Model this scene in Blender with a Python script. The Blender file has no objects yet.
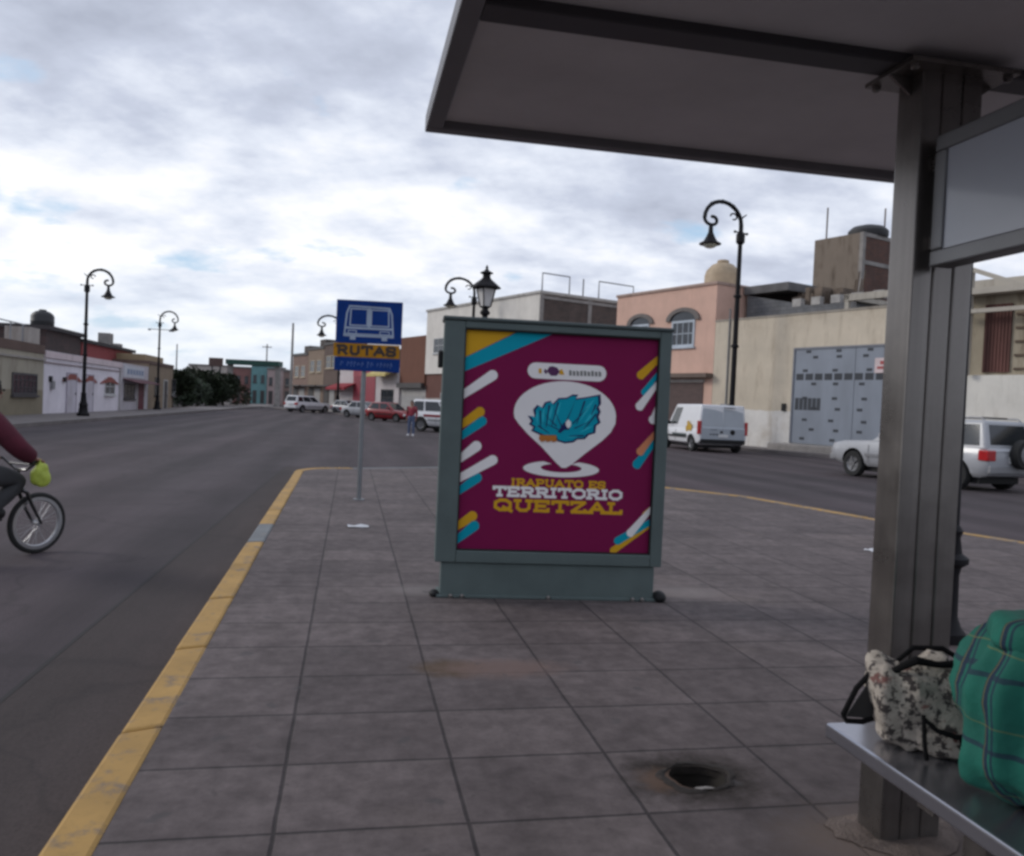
import bpy, bmesh, math, random
from mathutils import Vector, Matrix, Euler
from mathutils.geometry import tessellate_polygon
R = math.radians
random.seed(7)
sc = bpy.context.scene
col = sc.collection

# ------------------------------------------------------------------ camera
F = 820.0; W_, H_ = 1024, 856
ROLL, PITCH, YAW, CH = 2.6, 1.45, 11.2, 1.35
cam_rot = Matrix.Rotation(R(-YAW), 3, 'Z') @ Matrix.Rotation(R(90 - PITCH), 3, 'X') @ Matrix.Rotation(R(ROLL), 3, 'Z')
CAM = Vector((0, 0, CH))
cd = bpy.data.cameras.new('camera'); cam = bpy.data.objects.new('camera', cd); col.objects.link(cam)
cam.location = CAM; cam.rotation_euler = cam_rot.to_euler()
cd.sensor_width = 36; cd.lens = F / W_ * 36; cd.clip_end = 3000; cd.clip_start = 0.05
sc.camera = cam

def ray(px, py):
    return cam_rot @ Vector(((px - W_/2) / F, -(py - H_/2) / F, -1))
def G(px, py, z=0.0):            # point of the ground plane seen at a pixel
    d = ray(px, py); t = (z - CH) / d.z
    return CAM + d * t
def P(px, py, depth):            # point at a given depth
    return CAM + ray(px, py) * depth

RD = -0.15                       # road level; pavements are at 0

# ------------------------------------------------------------------ materials
MATS = {}
def mat(name, c, rough=.75, metal=0., var=.18, sc_=2.5, bump=0., coat=0., streak=0., spec=.5, fine=0.):
    if name in MATS: return MATS[name]
    m = bpy.data.materials.new(name); m.use_nodes = True
    nt = m.node_tree; n = nt.nodes; l = nt.links
    b = n['Principled BSDF']
    b.inputs['Roughness'].default_value = rough; b.inputs['Metallic'].default_value = metal
    b.inputs['Specular IOR Level'].default_value = spec
    if coat:
        b.inputs['Coat Weight'].default_value = coat; b.inputs['Coat Roughness'].default_value = .08
    tc = n.new('ShaderNodeTexCoord')
    nz = n.new('ShaderNodeTexNoise'); nz.inputs['Scale'].default_value = sc_; nz.inputs['Detail'].default_value = 7
    nz.inputs['Roughness'].default_value = .62
    if streak:
        mp = n.new('ShaderNodeMapping'); mp.inputs['Scale'].default_value = (1, 1, streak)
        l.new(tc.outputs['Object'], mp.inputs[0]); l.new(mp.outputs[0], nz.inputs['Vector'])
    else:
        l.new(tc.outputs['Object'], nz.inputs['Vector'])
    rp = n.new('ShaderNodeValToRGB')
    e = rp.color_ramp.elements
    e[0].position = .3; e[1].position = .7
    c = tuple(c)
    e[0].color = tuple(max(0, x * (1 - var)) for x in c) + (1,)
    e[1].color = tuple(min(1, x * (1 + var * .7)) for x in c) + (1,)
    l.new(nz.outputs['Fac'], rp.inputs[0])
    out = rp.outputs[0]
    if fine:
        n2 = n.new('ShaderNodeTexNoise'); n2.inputs['Scale'].default_value = 90; n2.inputs['Detail'].default_value = 3
        l.new(tc.outputs['Object'], n2.inputs['Vector'])
        mx = n.new('ShaderNodeMix'); mx.data_type = 'RGBA'; mx.blend_type = 'MULTIPLY'; mx.inputs[0].default_value = fine
        l.new(out, mx.inputs[6]); l.new(n2.outputs['Fac'], mx.inputs[7]); out = mx.outputs[2]
    l.new(out, b.inputs['Base Color'])
    if bump:
        bp = n.new('ShaderNodeBump'); bp.inputs['Strength'].default_value = bump; bp.inputs['Distance'].default_value = .02
        n3 = n.new('ShaderNodeTexNoise'); n3.inputs['Scale'].default_value = sc_ * 12; n3.inputs['Detail'].default_value = 5
        l.new(tc.outputs['Object'], n3.inputs['Vector'])
        l.new(n3.outputs['Fac'], bp.inputs['Height']); l.new(bp.outputs[0], b.inputs['Normal'])
    MATS[name] = m
    return m

def nodes(name, rough=.85):
    m = bpy.data.materials.new(name); m.use_nodes = True; MATS[name] = m
    return m, m.node_tree.nodes, m.node_tree.links, m.node_tree.nodes['Principled BSDF']

def mixn(n, l, a, b, fac, mode='MIX'):
    mx = n.new('ShaderNodeMix'); mx.data_type = 'RGBA'; mx.blend_type = mode
    for idx, v in ((6, a), (7, b)):
        if isinstance(v, tuple): mx.inputs[idx].default_value = v + (1,) if len(v) == 3 else v
        else: l.new(v, mx.inputs[idx])
    if isinstance(fac, (int, float)): mx.inputs[0].default_value = fac
    else: l.new(fac, mx.inputs[0])
    return mx.outputs[2]
def noise(n, l, vec, scale, detail=6, rough=.6, mapscale=None):
    if mapscale:
        mp = n.new('ShaderNodeMapping'); mp.inputs['Scale'].default_value = mapscale
        l.new(vec, mp.inputs[0]); vec = mp.outputs[0]
    t = n.new('ShaderNodeTexNoise'); t.inputs['Scale'].default_value = scale
    t.inputs['Detail'].default_value = detail; t.inputs['Roughness'].default_value = rough
    l.new(vec, t.inputs['Vector']); return t.outputs['Fac']
def ramp(n, l, fac, p0, p1, c0=(0, 0, 0), c1=(1, 1, 1)):
    r = n.new('ShaderNodeValToRGB'); e = r.color_ramp.elements
    e[0].position = p0; e[1].position = p1; e[0].color = c0 + (1,); e[1].color = c1 + (1,)
    l.new(fac, r.inputs[0]); return r.outputs[0]

def paving_mat():
    m, n, l, b = nodes('concrete_paving')
    tc = n.new('ShaderNodeTexCoord'); o = tc.outputs['Object']
    mp = n.new('ShaderNodeMapping'); mp.inputs['Location'].default_value = (PX0, PY0, 0)
    l.new(o, mp.inputs[0])
    wob = n.new('ShaderNodeTexNoise'); wob.inputs['Scale'].default_value = 5; wob.inputs['Detail'].default_value = 4
    l.new(o, wob.inputs['Vector'])
    va = n.new('ShaderNodeVectorMath'); va.operation = 'MULTIPLY_ADD'
    l.new(wob.outputs['Color'], va.inputs[0]); va.inputs[1].default_value = (.010, .010, 0); l.new(mp.outputs[0], va.inputs[2])
    br = n.new('ShaderNodeTexBrick'); br.offset = 0; br.squash = 1
    br.inputs['Scale'].default_value = 1; br.inputs['Brick Width'].default_value = .61; br.inputs['Row Height'].default_value = .49
    br.inputs['Mortar Size'].default_value = .0095; br.inputs['Mortar Smooth'].default_value = .6
    br.inputs['Color1'].default_value = (.142, .120, .120, 1); br.inputs['Color2'].default_value = (.182, .154, .152, 1)
    br.inputs['Mortar'].default_value = (.066, .057, .058, 1); br.inputs['Bias'].default_value = 0
    l.new(va.outputs[0], br.inputs['Vector'])
    c = br.outputs['Color']
    c = mixn(n, l, c, ramp(n, l, noise(n, l, o, 1.3, 8), .3, .75, (.58, .56, .56), (1.15, 1.13, 1.12)), .75, 'MULTIPLY')
    c = mixn(n, l, c, ramp(n, l, noise(n, l, o, 9, 6, .7), .35, .7, (.55, .54, .54), (1.15, 1.15, 1.15)), .8, 'MULTIPLY')
    # long streaky wear and a lighter dusty film
    c = mixn(n, l, c, ramp(n, l, noise(n, l, o, 2.4, 9, .75, (1.6, .6, 1)), .36, .66, (.76, .74, .73), (1.10, 1.08, 1.08)), .7, 'MULTIPLY')
    def stain(c, px, py, hx, hy, col, amt, soft=.10, nscale=9, nk=.16):
        d = n.new('ShaderNodeVectorMath'); d.operation = 'SUBTRACT'; l.new(o, d.inputs[0]); d.inputs[1].default_value = (px, py, 0)
        q = n.new('ShaderNodeVectorMath'); q.operation = 'DIVIDE'; l.new(d.outputs[0], q.inputs[0]); q.inputs[1].default_value = (hx, hy, 1)
        ln = n.new('ShaderNodeVectorMath'); ln.operation = 'LENGTH'; l.new(q.outputs[0], ln.inputs[0])
        a = n.new('ShaderNodeMath'); a.operation = 'MULTIPLY_ADD'; l.new(noise(n, l, o, nscale, 8, .72), a.inputs[0]); a.inputs[1].default_value = 1.3; l.new(ln.outputs['Value'], a.inputs[2])
        hf = n.new('ShaderNodeMath'); hf.operation = 'MULTIPLY'; l.new(a.outputs[0], hf.inputs[0]); hf.inputs[1].default_value = .5
        return mixn(n, l, c, col, ramp(n, l, hf.outputs[0], .56, .88, (amt,)*3, (0,)*3))
    c = stain(c, hole_c.x - .005, hole_c.y, .30, .245, (.020, .014, .010), 1.0, nscale=11)
    c = stain(c, hole_c.x - .13, hole_c.y - .01, .12, .11, (.13, .08, .055), .75, nscale=18)
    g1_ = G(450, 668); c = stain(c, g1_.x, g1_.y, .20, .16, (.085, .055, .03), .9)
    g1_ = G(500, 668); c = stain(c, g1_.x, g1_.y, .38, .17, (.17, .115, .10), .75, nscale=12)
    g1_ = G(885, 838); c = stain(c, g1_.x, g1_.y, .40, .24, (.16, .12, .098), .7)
    g1_ = G(425, 590); c = stain(c, g1_.x, g1_.y, .28, .2, (.25, .22, .21), .45)
    g1_ = G(685, 592); c = stain(c, g1_.x, g1_.y, .32, .22, (.25, .22, .21), .4)
    # old chewing gum and small dark stains
    wg = n.new('ShaderNodeTexNoise'); wg.inputs['Scale'].default_value = 11; wg.inputs['Detail'].default_value = 4; l.new(o, wg.inputs['Vector'])
    wv2 = n.new('ShaderNodeVectorMath'); wv2.operation = 'MULTIPLY_ADD'; l.new(wg.outputs['Color'], wv2.inputs[0]); wv2.inputs[1].default_value = (.14, .14, 0); l.new(o, wv2.inputs[2])
    vo = n.new('ShaderNodeTexVoronoi'); vo.inputs['Scale'].default_value = 3.3; vo.inputs['Randomness'].default_value = 1
    l.new(wv2.outputs[0], vo.inputs['Vector'])
    c = mixn(n, l, (.06, .055, .055), c, ramp(n, l, vo.outputs['Distance'], .05, .11), 'MIX') if False else mixn(n, l, c, (.075, .068, .068), ramp(n, l, vo.outputs['Distance'], .07, .13, (.7,)*3, (0, 0, 0)))
    v2 = n.new('ShaderNodeTexVoronoi'); v2.inputs['Scale'].default_value = 9.5; l.new(wv2.outputs[0], v2.inputs['Vector'])
    c = mixn(n, l, c, (.07, .06, .058), ramp(n, l, v2.outputs['Distance'], .05, .12, (.55,)*3, (0, 0, 0)))
    c = mixn(n, l, c, (.20, .16, .14), ramp(n, l, noise(n, l, o, .55, 7), .58, .74, (0, 0, 0), (.4,)*3))
    l.new(c, b.inputs['Base Color']); b.inputs['Roughness'].default_value = .85; b.inputs['Specular IOR Level'].default_value = .3
    bp = n.new('ShaderNodeBump'); bp.inputs['Strength'].default_value = .5; bp.inputs['Distance'].default_value = .006; bp.invert = True
    l.new(br.outputs['Fac'], bp.inputs['Height'])
    b2 = n.new('ShaderNodeBump'); b2.inputs['Strength'].default_value = .35; b2.inputs['Distance'].default_value = .004
    l.new(noise(n, l, o, 45, 6, .7), b2.inputs['Height']); l.new(bp.outputs[0], b2.inputs['Normal'])
    l.new(b2.outputs[0], b.inputs['Normal'])
    return m

def asphalt_mat(name, base, tint):
    m, n, l, b = nodes(name)
    tc = n.new('ShaderNodeTexCoord'); o = tc.outputs['Object']
    c = ramp(n, l, noise(n, l, o, .35, 8, .65), .3, .7, tuple(x*.75 for x in base), tuple(x*1.2 for x in base))
    c = mixn(n, l, c, tint, ramp(n, l, noise(n, l, o, .16, 6, .6, (1, .25, 1)), .45, .72, (0, 0, 0), (.6,)*3))
    c = mixn(n, l, c, ramp(n, l, noise(n, l, o, 60, 3, .7), .3, .75, (.6,)*3, (1.3,)*3), .6, 'MULTIPLY')
    # wheel-polished lanes and tar seams
    w = n.new('ShaderNodeTexWave'); w.wave_type = 'BANDS'; w.bands_direction = 'X'; w.inputs['Scale'].default_value = .19
    w.inputs['Distortion'].default_value = 2.2; w.inputs['Detail'].default_value = 3; w.inputs['Detail Scale'].default_value = .5
    l.new(o, w.inputs['Vector'])
    c = mixn(n, l, c, (.9, .88, .9), ramp(n, l, w.outputs['Fac'], .2, .9, (0, 0, 0), (.35,)*3), 'MULTIPLY') if False else mixn(n, l, c, ramp(n, l, w.outputs['Fac'], .1, .9, (.82,)*3, (1.12,)*3), .9, 'MULTIPLY')
    c = mixn(n, l, c, ramp(n, l, noise(n, l, o, 1.1, 9, .72, (1, .10, 1)), .34, .68, (.68, .66, .66), (1.2, 1.17, 1.16)), .9, 'MULTIPLY')
    c = mixn(n, l, c, (.028, .024, .025), ramp(n, l, noise(n, l, o, .8, 8, .7), .60, .74, (0,)*3, (.4,)*3))
    vc = n.new('ShaderNodeTexVoronoi'); vc.feature = 'DISTANCE_TO_EDGE'; vc.inputs['Scale'].default_value = .33
    wv = n.new('ShaderNodeTexNoise'); wv.inputs['Scale'].default_value = 1.6; wv.inputs['Detail'].default_value = 6; l.new(o, wv.inputs['Vector'])
    wa = n.new('ShaderNodeVectorMath'); wa.operation = 'MULTIPLY_ADD'; l.new(wv.outputs['Color'], wa.inputs[0]); wa.inputs[1].default_value = (.9, .9, 0); l.new(o, wa.inputs[2]); l.new(wa.outputs[0], vc.inputs['Vector'])
    c = mixn(n, l, c, (.022, .019, .020), ramp(n, l, vc.outputs['Distance'], .002, .009, (.3,)*3, (0,)*3))
    l.new(c, b.inputs['Base Color']); b.inputs['Roughness'].default_value = .88; b.inputs['Specular IOR Level'].default_value = .3
    bp = n.new('ShaderNodeBump'); bp.inputs['Strength'].default_value = .4; bp.inputs['Distance'].default_value = .008
    l.new(noise(n, l, o, 70, 4, .7), bp.inputs['Height']); l.new(bp.outputs[0], b.inputs['Normal'])
    return m

def worn_paint_mat(name, paint, under, lo=.56, hi=.68):
    m, n, l, b = nodes(name)
    tc = n.new('ShaderNodeTexCoord'); o = tc.outputs['Object']
    c = ramp(n, l, noise(n, l, o, 2.5, 6), .3, .7, tuple(x*.78 for x in paint), tuple(min(1, x*1.12) for x in paint))
    c = mixn(n, l, c, under, ramp(n, l, noise(n, l, o, 6, 9, .72), lo, hi))
    c = mixn(n, l, c, tuple(x*.5 for x in paint), ramp(n, l, noise(n, l, o, 26, 5, .7), .55, .75, (0,)*3, (.55,)*3))
    l.new(c, b.inputs['Base Color']); b.inputs['Roughness'].default_value = .8
    return m

def wall_mat(name, upper, lower=None, zsplit=0, dirt=.35, hue=(.5, .45, .4)):
    if name in MATS: return MATS[name]
    m, n, l, b = nodes(name)
    tc = n.new('ShaderNodeTexCoord'); o = tc.outputs['Object']
    c = ramp(n, l, noise(n, l, o, .7, 8, .65), .3, .7, tuple(x*.86 for x in upper), tuple(min(1, x*1.07) for x in upper))
    if lower:
        sx = n.new('ShaderNodeSeparateXYZ'); l.new(o, sx.inputs[0])
        ad = n.new('ShaderNodeMath'); ad.operation = 'ADD'; l.new(sx.outputs[2], ad.inputs[0])
        nn = n.new('ShaderNodeMath'); nn.operation = 'MULTIPLY'; nn.inputs[1].default_value = .25
        l.new(noise(n, l, o, 1.2, 5), nn.inputs[0]); l.new(nn.outputs[0], ad.inputs[1])
        gt = n.new('ShaderNodeMath'); gt.operation = 'GREATER_THAN'; l.new(ad.outputs[0], gt.inputs[0]); gt.inputs[1].default_value = zsplit + .125
        c2 = ramp(n, l, noise(n, l, o, 1.1, 8, .65), .3, .7, tuple(x*.85 for x in lower), tuple(min(1, x*1.07) for x in lower))
        c = mixn(n, l, c2, c, gt.outputs[0])
    # rain streaks and blotches of grime with shapes of their own
    c = mixn(n, l, c, tuple(upper[i]*hue[i]*.75 for i in range(3)), ramp(n, l, noise(n, l, o, 2.2, 8, .7, (1, 1, .16)), .52, .78, (0,)*3, (dirt*1.6,)*3))
    c = mixn(n, l, c, tuple(upper[i]*hue[i] for i in range(3)), ramp(n, l, noise(n, l, o, .45, 9, .7), .55, .75, (0,)*3, (dirt,)*3))
    l.new(c, b.inputs['Base Color']); b.inputs['Roughness'].default_value = .9
    bp = n.new('ShaderNodeBump'); bp.inputs['Strength'].default_value = .3; bp.inputs['Distance'].default_value = .02
    l.new(noise(n, l, o, 14, 5), bp.inputs['Height']); l.new(bp.outputs[0], b.inputs['Normal'])
    return m

def brick_mat(name, c1, c2, mortar, bw=.4, rh=.2, ms=.012):
    if name in MATS: return MATS[name]
    m, n, l, b = nodes(name)
    tc = n.new('ShaderNodeTexCoord'); o = tc.outputs['Object']
    # box mapping: horizontal run = x + y, vertical = z
    sx = n.new('ShaderNodeSeparateXYZ'); l.new(o, sx.inputs[0])
    ad = n.new('ShaderNodeMath'); l.new(sx.outputs[0], ad.inputs[0]); l.new(sx.outputs[1], ad.inputs[1])
    cb = n.new('ShaderNodeCombineXYZ'); l.new(ad.outputs[0], cb.inputs[0]); l.new(sx.outputs[2], cb.inputs[1])
    br = n.new('ShaderNodeTexBrick'); br.inputs['Scale'].default_value = 1
    br.inputs['Brick Width'].default_value = bw; br.inputs['Row Height'].default_value = rh; br.inputs['Mortar Size'].default_value = ms
    br.inputs['Color1'].default_value = c1 + (1,); br.inputs['Color2'].default_value = c2 + (1,); br.inputs['Mortar'].default_value = mortar + (1,)
    l.new(cb.outputs[0], br.inputs['Vector'])
    c = mixn(n, l, br.outputs['Color'], ramp(n, l, noise(n, l, o, .9, 8, .7, (1, 1, .5)), .3, .75, (.5,)*3, (1.15,)*3), .8, 'MULTIPLY')
    l.new(c, b.inputs['Base Color']); b.inputs['Roughness'].default_value = .9
    return m

def plaid_mat():
    m, n, l, b = nodes('green_plaid_cloth')
    tc = n.new('ShaderNodeTexCoord'); o = tc.outputs['Object']
    wb = n.new('ShaderNodeTexNoise'); wb.inputs['Scale'].default_value = 6; wb.inputs['Detail'].default_value = 3; l.new(o, wb.inputs['Vector'])
    va = n.new('ShaderNodeVectorMath'); va.operation = 'MULTIPLY_ADD'; l.new(wb.outputs['Color'], va.inputs[0])
    va.inputs[1].default_value = (.035, .035, .035); l.new(o, va.inputs[2])
    sx = n.new('ShaderNodeSeparateXYZ'); l.new(va.outputs[0], sx.inputs[0])
    ad = n.new('ShaderNodeMath'); l.new(sx.outputs[0], ad.inputs[0]); l.new(sx.outputs[1], ad.inputs[1]); ad.operation = 'SUBTRACT'
    def band(src, period, off, lo, hi):
        a = n.new('ShaderNodeMath'); a.operation = 'ADD'; l.new(src, a.inputs[0]); a.inputs[1].default_value = off + 10 * period
        md = n.new('ShaderNodeMath'); md.operation = 'MODULO'; l.new(a.outputs[0], md.inputs[0]); md.inputs[1].default_value = period
        dv = n.new('ShaderNodeMath'); dv.operation = 'DIVIDE'; l.new(md.outputs[0], dv.inputs[0]); dv.inputs[1].default_value = period
        c = n.new('ShaderNodeMath'); c.operation = 'COMPARE'; l.new(dv.outputs[0], c.inputs[0])
        c.inputs[1].default_value = (lo + hi) / 2; c.inputs[2].default_value = (hi - lo) / 2
        return c.outputs[0]
    c = ramp(n, l, noise(n, l, o, 7, 4), .3, .7, (.004, .100, .072), (.007, .145, .102))
    u, v = ad.outputs[0], sx.outputs[2]
    def half(f, k):
        q = n.new('ShaderNodeMath'); q.operation = 'MULTIPLY'; l.new(f, q.inputs[0]); q.inputs[1].default_value = k; return q.outputs[0]
    c = mixn(n, l, c, (.006, .10, .075), half(band(v, .17, .0, .05, .45), .55))
    c = mixn(n, l, c, (.006, .11, .08), half(band(u, .19, .0, .1, .4), .45))
    c = mixn(n, l, c, (.006, .015, .045), half(band(u, .19, .04, .12, .24), .92))
    c = mixn(n, l, c, (.006, .015, .045), half(band(u, .19, .04, .29, .34), .8))
    c = mixn(n, l, c, (.008, .02, .045), half(band(v, .17, .03, .15, .22), .8))
    c = mixn(n, l, c, (.20, .19, .05), half(band(u, .19, .11, .5, .525), .5))
    c = mixn(n, l, c, (.20, .19, .05), half(band(v, .17, .05, .62, .64), .4))
    l.new(c, b.inputs['Base Color']); b.inputs['Roughness'].default_value = .85
    bp = n.new('ShaderNodeBump'); bp.inputs['Strength'].default_value = .5; bp.inputs['Distance'].default_value = .02
    l.new(noise(n, l, o, 9, 4), bp.inputs['Height']); l.new(bp.outputs[0], b.inputs['Normal'])
    return m

def print_mat():
    m, n, l, b = nodes('printed_bag_cloth')
    tc = n.new('ShaderNodeTexCoord'); o = tc.outputs['Object']
    c = ramp(n, l, noise(n, l, o, 8, 4), .3, .7, (.30, .26, .22), (.52, .46, .39))
    c = mixn(n, l, c, (.05, .04, .037), ramp(n, l, noise(n, l, o, 36, 5, .65), .49, .57))
    c = mixn(n, l, c, (.16, .07, .06), ramp(n, l, noise(n, l, o, 13, 3, .6), .63, .68))
    l.new(c, b.inputs['Base Color']); b.inputs['Roughness'].default_value = .8
    bp = n.new('ShaderNodeBump'); bp.inputs['Strength'].default_value = .7; bp.inputs['Distance'].default_value = .02
    l.new(noise(n, l, o, 14, 4), bp.inputs['Height']); l.new(bp.outputs[0], b.inputs['Normal'])
    return m

def steel_mat():
    m, n, l, b = nodes('brushed_steel')
    tc = n.new('ShaderNodeTexCoord'); o = tc.outputs['Object']
    f = noise(n, l, o, 30, 4, .6, (1, 1, .02))
    g = noise(n, l, o, 3, 6, .65)
    c = ramp(n, l, g, .3, .7, (.165, .150, .142), (.265, .245, .23))
    c = mixn(n, l, c, ramp(n, l, f, .3, .7, (.75,)*3, (1.1,)*3), .5, 'MULTIPLY')
    l.new(c, b.inputs['Base Color']); b.inputs['Metallic'].default_value = .85
    l.new(ramp(n, l, g, .3, .7, (.22,)*3, (.40,)*3), b.inputs['Roughness'])
    return m

# ------------------------------------------------------------------ mesh helper
class MB:
    def __init__(s): s.v = []; s.f = []
    def add(s, vs, fs):
        k = len(s.v); s.v += [Vector(v) for v in vs]; s.f += [tuple(i + k for i in f) for f in fs]; return s
    def box(s, x0, y0, z0, x1, y1, z1, mx=None):
        vs = [Vector((x, y, z)) for z in (z0, z1) for y in (y0, y1) for x in (x0, x1)]
        if mx: vs = [mx @ v for v in vs]
        return s.add(vs, [(0, 2, 3, 1), (4, 5, 7, 6), (0, 1, 5, 4), (2, 6, 7, 3), (0, 4, 6, 2), (1, 3, 7, 5)])
    def bar(s, p0, p1, w, h=None):
        p0, p1 = Vector(p0), Vector(p1); h = h or w
        d = (p1 - p0).normalized(); up = Vector((0, 0, 1)) if abs(d.z) < .95 else Vector((0, 1, 0))
        a = d.cross(up).normalized() * w / 2; b = a.cross(d).normalized() * h / 2
        vs = [p + i * a + j * b for p in (p0, p1) for i, j in ((-1, -1), (1, -1), (1, 1), (-1, 1))]
        return s.add(vs, [(0, 1, 2, 3), (7, 6, 5, 4), (0, 4, 5, 1), (1, 5, 6, 2), (2, 6, 7, 3), (3, 7, 4, 0)])
    def tube(s, pts, r, n=8, cap=True):
        pts = [Vector(p) for p in pts]; m = len(pts)
        rs = r if isinstance(r, (list, tuple)) else [r] * m
        rings = []; prev = None
        for i, p in enumerate(pts):
            d = (pts[min(i+1, m-1)] - pts[max(i-1, 0)]).normalized()
            if prev is None:
                a = d.orthogonal().normalized()
            else:
                a = (prev - d * prev.dot(d)); a = a.normalized() if a.length > 1e-6 else d.orthogonal().normalized()
            prev = a; b = d.cross(a)
            rings.append([p + (a * math.cos(t) + b * math.sin(t)) * rs[i] for t in [2*math.pi*k/n for k in range(n)]])
        vs = [v for q in rings for v in q]
        fs = [(i*n+k, i*n+(k+1) % n, (i+1)*n+(k+1) % n, (i+1)*n+k) for i in range(m-1) for k in range(n)]
        if cap: fs += [tuple(range(n-1, -1, -1)), tuple(range((m-1)*n, m*n))]
        return s.add(vs, fs)
    def lathe(s, prof, c=(0, 0, 0), n=16, axis='z', start=0., cap=True):
        vs = []; c = Vector(c)
        for r, z in prof:
            for k in range(n):
                t = start + 2*math.pi*k/n; x, y = r*math.cos(t), r*math.sin(t)
                vs.append(c + (Vector((x, y, z)) if axis == 'z' else Vector((x, z, -y)) if axis == 'y' else Vector((z, x, y))))
        m = len(prof)
        fs = [(i*n+k, i*n+(k+1) % n, (i+1)*n+(k+1) % n, (i+1)*n+k) for i in range(m-1) for k in range(n)]
        if cap: fs += [tuple(range(n-1, -1, -1)), tuple(range((m-1)*n, m*n))]
        return s.add(vs, fs)
    def slab(s, poly, z0, z1):       # horizontal polygon
        n = len(poly)
        vs = [(x, y, z0) for x, y in poly] + [(x, y, z1) for x, y in poly]
        return s.add(vs, [tuple(range(n-1, -1, -1)), tuple(range(n, 2*n))] + [(i, (i+1) % n, n+(i+1) % n, n+i) for i in range(n)])
    def face_poly(s, poly, y, th):   # polygon in the x-z plane standing th proud of y towards -y
        n = len(poly)
        tri = tessellate_polygon([[Vector((x, z, 0)) for x, z in poly]])
        vs = [(x, y - th, z) for x, z in poly] + [(x, y, z) for x, z in poly]
        fs = []
        for t in tri:
            a, b_, c = [poly[i] for i in t]
            cr = (b_[0]-a[0])*(c[1]-a[1]) - (b_[1]-a[1])*(c[0]-a[0])
            fs.append(tuple(t) if cr > 0 else tuple(reversed(t)))
        fs += [(i, n+i, n+(i+1) % n, (i+1) % n) for i in range(n)]
        return s.add(vs, fs)
    def sphere(s, c, r, n=12, m=8, sx=1, sy=1, sz=1):
        vs = []; c = Vector(c)
        for i in range(m + 1):
            t = math.pi * i / m
            for k in range(n):
                a = 2*math.pi*k/n
                vs.append(c + Vector((r*sx*math.sin(t)*math.cos(a), r*sy*math.sin(t)*math.sin(a), -r*sz*math.cos(t))))
        return s.add(vs, [(i*n+k, i*n+(k+1) % n, (i+1)*n+(k+1) % n, (i+1)*n+k) for i in range(m) for k in range(n)])
    def build(s, name, m, parent=None, smooth=False, bevel=0., seg=2, recalc=False):
        me = bpy.data.meshes.new(name)
        me.from_pydata([tuple(v) for v in s.v], [], s.f)
        if recalc:
            bm = bmesh.new(); bm.from_mesh(me); bmesh.ops.remove_doubles(bm, verts=bm.verts, dist=1e-5)
            bmesh.ops.recalc_face_normals(bm, faces=bm.faces); bm.to_mesh(me); bm.free()
        me.materials.append(m)
        o = bpy.data.objects.new(name, me); col.objects.link(o)
        if parent: o.parent = parent
        if smooth:
            for p in me.polygons: p.use_smooth = True
            try: me.set_sharp_from_angle(angle=R(38))
            except Exception: pass
        if bevel:
            b = o.modifiers.new('bevel', 'BEVEL'); b.width = bevel; b.segments = seg; b.limit_method = 'ANGLE'; b.angle_limit = R(35)
        return o

def tag(o, label=None, cat=None, group=None, kind=None):
    if label: o['label'] = label
    if cat: o['category'] = cat
    if group: o['group'] = group
    if kind: o['kind'] = kind
    return o
def thing(name, label, cat, loc=(0, 0, 0), rz=0., group=None):
    o = bpy.data.objects.new(name, None); col.objects.link(o); o.empty_display_size = .2
    o.location = loc; o.rotation_euler = (0, 0, rz)
    return tag(o, label, cat, group)
def children(o): return [c for c in bpy.data.objects if c.parent == o]
def copy_tree(o, parent=None):
    c = o.copy(); col.objects.link(c); c.parent = parent
    for ch in children(o): copy_tree(ch, c)
    return c
def applied(o, name=None):           # bake an object's modifiers into its mesh
    bpy.context.view_layer.update()
    dg = bpy.context.evaluated_depsgraph_get()
    me = bpy.data.meshes.new_from_object(o.evaluated_get(dg), depsgraph=dg)
    o.modifiers.clear(); o.data = me
    return o

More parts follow.
